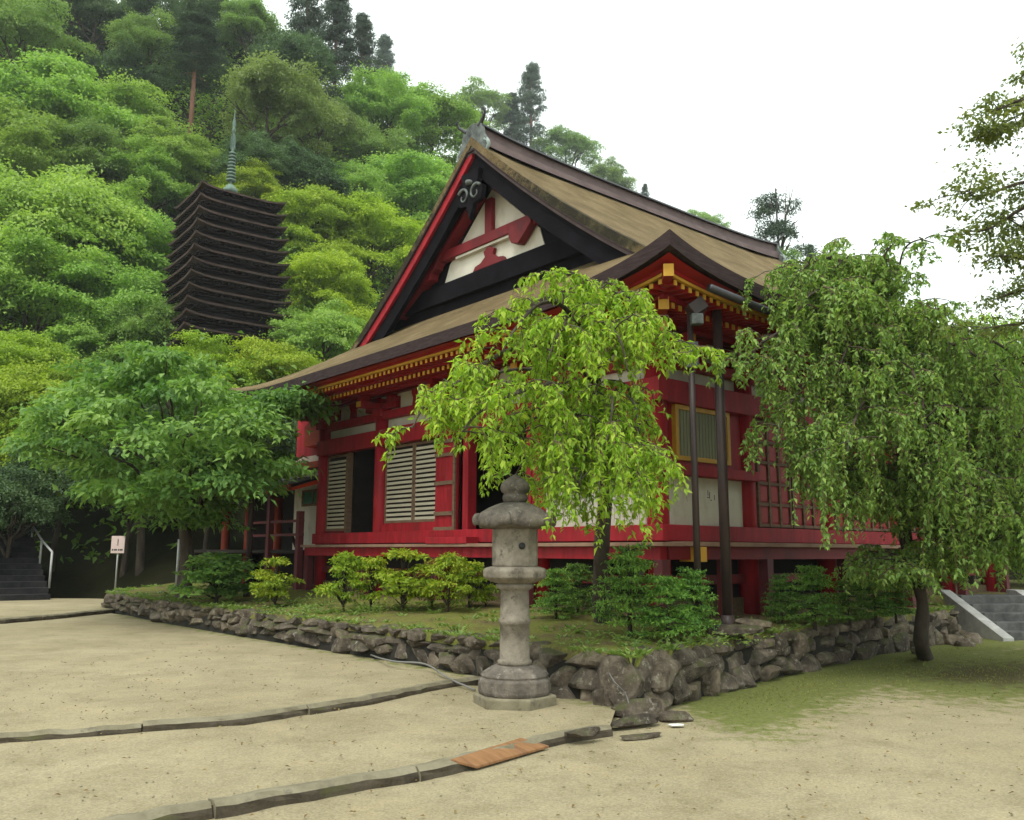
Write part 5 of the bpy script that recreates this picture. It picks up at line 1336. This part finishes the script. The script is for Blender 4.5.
# ------------------------------------------------------------------ round plum tree on the left
def in_poly(x, y, poly):
    c = np.zeros(x.shape, bool); n = len(poly)
    for i in range(n):
        (x0, y0), (x1, y1) = poly[i], poly[(i+1) % n]
        c ^= ((y0 > y) != (y1 > y)) & (x < (x1-x0)*(y-y0)/(y1-y0+1e-12)+x0)
    return c
rng = np.random.default_rng(31)
poly = [(34, 450), (62, 405), (95, 372), (150, 350), (198, 360), (222, 394), (262, 398), (300, 398), (318, 408), (300, 420), (272, 430), (285, 470), (262, 512), (225, 515), (190, 530), (150, 526), (112, 512), (72, 488)]
tb = atZ(182, 598, .6); Yp = tb[1]; e = tag(empty('plum_tree', tb), 'broad round dark green tree with thin trunk, before the left end of the hall', 'tree')
c = atY(178, 440, Yp); pads = []
while len(pads) < 135:
    px, py = 30+rng.random()*290, 345+rng.random()*180
    if not in_poly(np.array([px]), np.array([py]), poly)[0]: continue
    q = max(0, 1-((px-175)/150)**2-((py-435)/95)**2)
    Y = Yp-.4+(rng.random()*2-1.15)*2.9*math.sqrt(q+.03); P = atY(px, py, Y)-tb; rx = .34+.36*rng.random()
    pads.append((P, rx, rx*.40, int(470*rx*rx)+75))
for px, py in ((274, 396), (290, 400), (306, 404), (280, 410)): pads.append((atY(px, py, Yp-1.0)-tb, .40, .15, 160))
leaf_pads('crown', pads, .155, .082, 'lf_left', e, rng, droop=.4, shell=.8, jit=.6, loose=.6)
mb = MB().tube([tuple(p) for p in smooth_path([(0, 0, -.3), (.05, 0, .9), (-.1, .1, 1.8), (.1, 0, 3.0)], 4)], list(np.linspace(.17, .09, 13)), 10)
for P, rx, rz, nn in pads[::4]:
    pa = curve((0, 0, 1.5+rng.random()), P, rng, .1, 6, .04); mb.tube([tuple(p) for p in pa], list(np.linspace(.055, .012, len(pa))), 5)
mb.build('trunk', 'bark', e, fixn=False)

# sparse maple reaching in from beyond the right edge
rng = np.random.default_rng(41)
tb = np.array([6.9, 9.6, 0]); e = tag(empty('maple', tb), 'sparse maple boughs against the white sky, reaching in from the right edge', 'maple tree')
mb = MB(); mb.tube([tuple(p) for p in smooth_path([(0, 0, -.2), (.05, .1, 2.0), (-.05, 0, 3.8), (-.1, -.1, 5.6), (-.2, 0, 7.0), (-.1, .1, 8.0)], 4)], list(np.linspace(.15, .015, 21)), 10)
top = tb+np.array([-.05, 0, 3.8])
brs = [(((1125, 240, 9.6), (1075, 160, 9.4), (1024, 126, 9.2), (985, 128, 9.0), (955, 142, 8.9)), 9), (((1120, 200, 9.6), (1060, 190, 9.1), (1010, 182, 8.9), (965, 196, 8.7), (937, 190, 8.6)), 10),
       (((1125, 260, 9.6), (1060, 218, 9.4), (1015, 205, 9.2), (975, 228, 9.0), (948, 232, 8.9)), 9), (((1125, 330, 9.6), (1060, 322, 9.3), (1020, 322, 9.1), (985, 326, 9.0), (958, 330, 8.9)), 5),
       (((1115, 120, 9.6), (1060, 70, 9.6), (1022, 62, 9.6), (1004, 78, 9.6)), 5), (((1125, 270, 9.6), (1060, 272, 9.0), (1020, 262, 8.8), (985, 256, 8.7), (968, 262, 8.6)), 4),
       (((1125, 310, 9.6), (1060, 296, 9.8), (1010, 290, 9.9), (978, 300, 10)), 6), (((1100, 130, 9.5), (1050, 110, 9.0), (1010, 100, 8.8), (975, 112, 8.7)), 6), (((1100, 240, 9.5), (1050, 240, 9.2), (1015, 232, 9.0), (985, 214, 8.9)), 6)]
pads = []
for pts, npad in brs:
    bp = smooth_path(np.array([atY(q[0]+(16 if q[0] < 1024 else 6), q[1], q[2]) for q in pts])-tb, 5); mb.tube([tuple(p) for p in bp], list(np.linspace(.035, .005, len(bp))), 6)
    for k in range(npad+4):
        t = int((.45+.55*rng.random())*(len(bp)-1)); p = bp[t]+rng.normal(size=3)*[.14, .22, .07]; rx = .10+.13*rng.random()
        mb.tube([tuple(bp[t]), tuple((bp[t]+p)/2+[0, 0, .03]), tuple(p)], [.008, .005, .003], 4); pads.append((p, rx, rx*.4, int(38+230*rx)))
for k in range(40):
    a = -1.9+3.8*rng.random(); r = .5+1.7*rng.random(); zb = 3.6+3.6*rng.random(); tip = np.array([r*math.cos(a), r*math.sin(a), zb+.35+.4*rng.random()])
    mb.tube([(-.1-.1*(zb > 5.6), 0, zb), tuple(tip*[.55, .55, 1]-[0, 0, .05]), tuple(tip)], [.028, .014, .005], 5)
    for f_ in (.55, .8, 1.): pads.append((tip*[f_, f_, 1]+rng.normal(size=3)*.08, .30, .12, 90))
leaf_pads('foliage', pads, .055, .032, 'lf_thin', e, rng, droop=.3, shell=.9, jit=.8)
mb.build('trunk', 'bark', e, fixn=False)

# ------------------------------------------------------------------ shrubs on the terrace
def shrub_proto(name, seed, mat, H=1.0, n=26, leaf=.075):
    rng = np.random.default_rng(seed); e = empty(name, (0, 0, 0)); pads = []
    mb = MB()
    for k in range(n):
        t = rng.random(); z = .22+.74*t; rm_ = .46*math.sin(math.pi*min(1, .25+.72*t))**.8; a = rng.random()*6.28; r = rm_*math.sqrt(rng.random())
        rx = .10+.11*rng.random(); c = np.array([r*math.cos(a), r*math.sin(a), z]); pads.append((c, rx, rx*.35, 55+int(rng.random()*30)))
        mb.tube([(0, 0, .06+.35*t), tuple(c*[.5, .5, 1]+[0, 0, -.05]), tuple(c)], [.010, .006, .003], 4)
    mb.tube([(0, 0, -.08), (.01, 0, .4), (0, .02, .8)], [.026, .018, .006], 7)
    leaf_pads('foliage', pads, leaf, leaf*.5, mat, e, rng, droop=.25, shell=.9, jit=.7, loose=.45); mb.build('stem', 'bark', e, fixn=False); return e
def fir_proto(name, seed):
    rng = np.random.default_rng(seed); e = empty(name, (0, 0, 0)); mb = MB(); pads = []
    mb.tube([(0, 0, -.08), (0, 0, .5), (0, 0, .98)], [.032, .02, .005], 8)
    for k in range(9):
        z = .20+.088*k; rmax = .50*(1-(z-.15)/.95)**.8+.03; m = 6
        for j in range(m):
            a = 6.28*(j+.5*(k % 2)+rng.random()*.4)/m; q = rmax*(.75+.35*rng.random()); tip = np.array([q*math.cos(a), q*math.sin(a), z-.05*q+.03*rng.normal()])
            mb.tube([(0, 0, z), tuple(tip)], [.007, .003], 4)
            for f in (.4, .7, .98): pads.append((tip*[f, f, 1], .07+.03*rng.random(), .014, 26))
    leaf_pads('foliage', pads, .055, .02, 'lf_fir', e, rng, droop=.15, shell=1, jit=.9, loose=.1); mb.build('stem', 'bark', e, fixn=False); return e
sh = [shrub_proto('shrub', 60+i, 'lf_shrub') for i in range(3)]; shr = shrub_proto('shrub', 70, 'lf_shrubred', n=20); fr_ = [fir_proto('conifer_sapling', 80+i) for i in range(2)]
shd = shrub_proto('shrub', 75, 'lf_left', n=40, leaf=.09)
usedp = set()
def put(proto, px, py, top, wpx, label, cat, group):
    P = on_terrace(px, py); o = proto if proto.name not in usedp else copy_tree(proto); usedp.add(proto.name)
    P[2] -= .02
    F = P[1]*math.cos(PITCH); h = (py-top)*F/FPX; wd = wpx*F/FPX
    o.location = tuple(P); o.rotation_euler = (0, 0, TR.random()*6.28); o.scale = (wd/.9, wd/.9, h/1.0)
    return tag(o, label, cat, group)
SG = 'young shrubs along the left terrace'
for i, (px, py, tp, w_, lb) in enumerate([
 (275, 607, 558, 50, 'yellow green shrub standing apart at the left, in front of the maroon posts'),
 (343, 611, 552, 48, 'yellow green shrub, first of the close row left of the lantern'),
 (371, 609, 556, 40, 'small yellow green shrub, second of the close row'),
 (402, 611, 550, 72, 'widest yellow green shrub in the middle of the close row'),
 (448, 612, 553, 46, 'yellow green shrub with bright top, left of the lantern pillar'),
 (469, 611, 560, 44, 'yellow green shrub half behind the lantern, at the row end'),
 (486, 607, 572, 26, 'smallest yellow green shrub, close behind the lantern')]):
    put(sh[i % 3], px, py, tp, w_, lb, 'shrub', SG)
put(shr, 432, 608, 560, 32, 'thin bronze tinted shrub between the greener ones', 'shrub', SG)
put(shd, 216, 603, 553, 74, 'dark green rounded bush beside the drainpipe at the left', 'bush', 'bushes on the terrace')
FG = 'conifer saplings on the terrace'
for i, (px, py, tp, w_, lb) in enumerate([
 (556, 620, 565, 48, 'dark conifer sapling just right of the lantern'),
 (630, 634, 542, 76, 'tallest dark conifer sapling beside the cherry trunk'),
 (668, 641, 572, 70, 'bright green bushy conifer sapling above the wall corner'),
 (694, 636, 566, 52, 'bright green conifer sapling left of the thick drainpipe'),
 (578, 616, 560, 50, 'dark conifer sapling left of the lichen covered cherry trunk'),
 (782, 624, 572, 38, 'narrow bright conifer sapling right of the thick drainpipe'),
 (815, 626, 562, 56, 'dark conifer sapling right of the narrow bright one'),
 (850, 622, 574, 44, 'dark conifer sapling under the deck, left of the weeping tree trunk'),
 (876, 620, 572, 44, 'dark conifer sapling nearest the weeping tree trunk'),
 (896, 618, 576, 40, 'dark conifer sapling behind the weeping tree trunk')]):
    put(fr_[i % 2], px, py, tp, w_, lb, 'conifer', FG)

# low plants, tufts and fallen leaves over the terrace and wall top
rng = np.random.default_rng(91); Ps, Ds, Ns, Ls = [], [], [], []
for k in range(620):
    i = rng.integers(0, 170); j = rng.random()**2.2*.5; q = A[i]*(1-j**1.5)+Bk[i]*j**1.5
    if (q-CO[:2])@UX[:2] > -.2 and (q-CO[:2])@VX[:2] > -.2: continue
    z = terrace_height(q[0], q[1]); n = rng.integers(5, 16)
    a = rng.random(n)*6.28; s = .05+.07*rng.random()
    Ps.append(np.stack([q[0]+np.cos(a)*s*.6, q[1]+np.sin(a)*s*.6, np.full(n, z-.01)], 1)); Ds.append(np.stack([np.cos(a)*.7, np.sin(a)*.7, .35+.6*rng.random(n)], 1)); Ns.append(np.stack([-np.cos(a)*.4, -np.sin(a)*.4, np.full(n, .9)], 1)); Ls.append(s*(.7+.6*rng.random(n)))
for px, py, m_ in ((350, 612, 26), (300, 612, 20), (375, 612, 18), (420, 612, 14), (640, 645, 14), (690, 645, 14), (320, 604, 16)):
    c0 = on_terrace(px, py)
    for _ in range(m_):
        q = c0[:2]+rng.normal(size=2)*[.4, .25]; z = terrace_height(q[0], q[1]); n = 14; a = rng.random(n)*6.28; s = .10+.08*rng.random()
        Ps.append(np.stack([q[0]+np.cos(a)*s*.7, q[1]+np.sin(a)*s*.7, z+.12*rng.random(n)], 1)); Ds.append(np.stack([np.cos(a), np.sin(a), .2+.4*rng.random(n)], 1)); Ns.append(np.stack([0*a, 0*a, np.full(n, 1.)], 1)+rng.normal(size=(n, 3))*.3); Ls.append(np.full(n, .06)*(.7+.6*rng.random(n)))
L = np.concatenate(Ls)
tag(leaf_object('ground_cover', np.concatenate(Ps), np.concatenate(Ds), np.concatenate(Ns), L, L*.38, 'lf_bushy', None, rng), 'low weeds and tufts growing on the terrace', None, kind='stuff')
n = 1500; rng = np.random.default_rng(95); X = -6+14*rng.random(n); Y = 3.5+11*rng.random(n)**1.2
k1 = np.array([K1[1], K1[3]]); side = (k1[1, 0]-k1[0, 0])*(Y-k1[0, 1])-(k1[1, 1]-k1[0, 1])*(X-k1[0, 0])
k2 = np.array([K2[1], K2[4]]); side2 = (k2[1, 0]-k2[0, 0])*(Y-k2[0, 1])-(k2[1, 1]-k2[0, 1])*(X-k2[0, 0])
left = X < 1.0; z = np.where(left & (side2 > 0), .15, np.where(left & (side > 0), .09, .018))
keep = (dist_poly(X, Y, WALL) > .15) & ~((Y > 9+.9*np.abs(X-1.2))) & (np.abs(side) > .3) & (np.abs(side2) > .3)
P = np.stack([X, Y, z], 1)[keep]; n = len(P); D = unit(n, rng)*[1, 1, .1]; Nn = unit(n, rng)*.4+[0, 0, 1]
M['lf_fallen'] = leaf_mat('fallen_leaves', (.10, .055, .02), (.18, .11, .035), (.22, .18, .06), .1)
tag(leaf_object('fallen_leaves', P, D, Nn, .036*(.5+rng.random(n)), .018, 'lf_fallen', None, rng), 'small fallen leaves scattered on the gravel', None, kind='stuff')

# damp air over the valley
m = bpy.data.materials.new('damp_air'); m.use_nodes = True; nt = m.node_tree; nt.nodes.clear()
o_ = nt.nodes.new('ShaderNodeOutputMaterial'); pv = nt.nodes.new('ShaderNodeVolumePrincipled')
pv.inputs['Density'].default_value = .00042; pv.inputs['Color'].default_value = (.93, .97, 1, 1); pv.inputs['Anisotropy'].default_value = .2
nt.links.new(pv.outputs[0], o_.inputs['Volume']); M['haze'] = m
tag(MB().box((-225, -145, -24), (225, 225, 125)).build('haze', 'haze'), None, None, kind='stuff')
cy.volume_bounces = 0

# short grass on the mossy strip before the right wall, and loose grit on the gravel
rng = np.random.default_rng(120); n = 16000; X = 1.4+9.5*rng.random(n); Y = 7.6+9*rng.random(n)
mz = moss_at(X, Y); kp = (mz+.7*(fnoise(X*3, Y*3, 8)-.5) > .45+.45*rng.random(n)) & (dist_poly(X, Y, WALL) > .1)
inside = (X > 8.7) & (Y > 15.9)
nrm = np.array([np.argmin(np.hypot(WRs[:, 0]-x, WRs[:, 1]-y)) for x, y in zip(X, Y)]); tx = np.gradient(WRs[:, 0])[nrm]; ty = np.gradient(WRs[:, 1])[nrm]
outer = tx*(Y-WRs[nrm, 1])-ty*(X-WRs[nrm, 0]) < -.1
kp &= outer & ~inside
X, Y = X[kp], Y[kp]; n = len(X); D = unit(n, rng)*[.6, .6, 0]+[0, 0, .6]; Nn = unit(n, rng)*[1, 1, .2]
M['lf_grass'] = leaf_mat('short_moss_grass', (.14, .155, .035), (.21, .22, .05), (.28, .27, .075), .3)
tag(leaf_object('grass', np.stack([X, Y, np.full(n, .0)], 1), D, Nn, .03*(.5+rng.random(n)), .012, 'lf_grass', None, rng), 'short grass and moss blades before the right stone wall', None, kind='stuff')
n = 2600; X = -7+14*rng.random(n); Y = 3.6+8*rng.random(n)**1.3
side = (k1[1, 0]-k1[0, 0])*(Y-k1[0, 1])-(k1[1, 1]-k1[0, 1])*(X-k1[0, 0]); side2 = (k2[1, 0]-k2[0, 0])*(Y-k2[0, 1])-(k2[1, 1]-k2[0, 1])*(X-k2[0, 0])
z = np.where((X < 1) & (side2 > 0), .135, np.where((X < 1) & (side > 0), .075, .005)); kp = ~(Y > 9+.9*np.abs(X-1.2))
mb = MB(); oc = np.array([(1, 0, 0), (0, 1, 0), (-1, 0, 0), (0, -1, 0), (0, 0, .7), (0, 0, -.7)])
for x, y, zz in zip(X[kp], Y[kp], z[kp]):
    a = rng.random()*6.28; q = oc*(.004+.009*rng.random()**2)*[1, .8, .7]; c, s_ = math.cos(a), math.sin(a)
    mb.add(np.stack([x+q[:, 0]*c-q[:, 1]*s_, y+q[:, 0]*s_+q[:, 1]*c, zz+q[:, 2]], 1), [(0, 1, 4), (1, 2, 4), (2, 3, 4), (3, 0, 4), (1, 0, 5), (2, 1, 5), (3, 2, 5), (0, 3, 5)], 0, False, rng.random())
tag(mb.build('grit', 'kerb', fixn=False), 'loose grit on the gravel', None, kind='stuff')
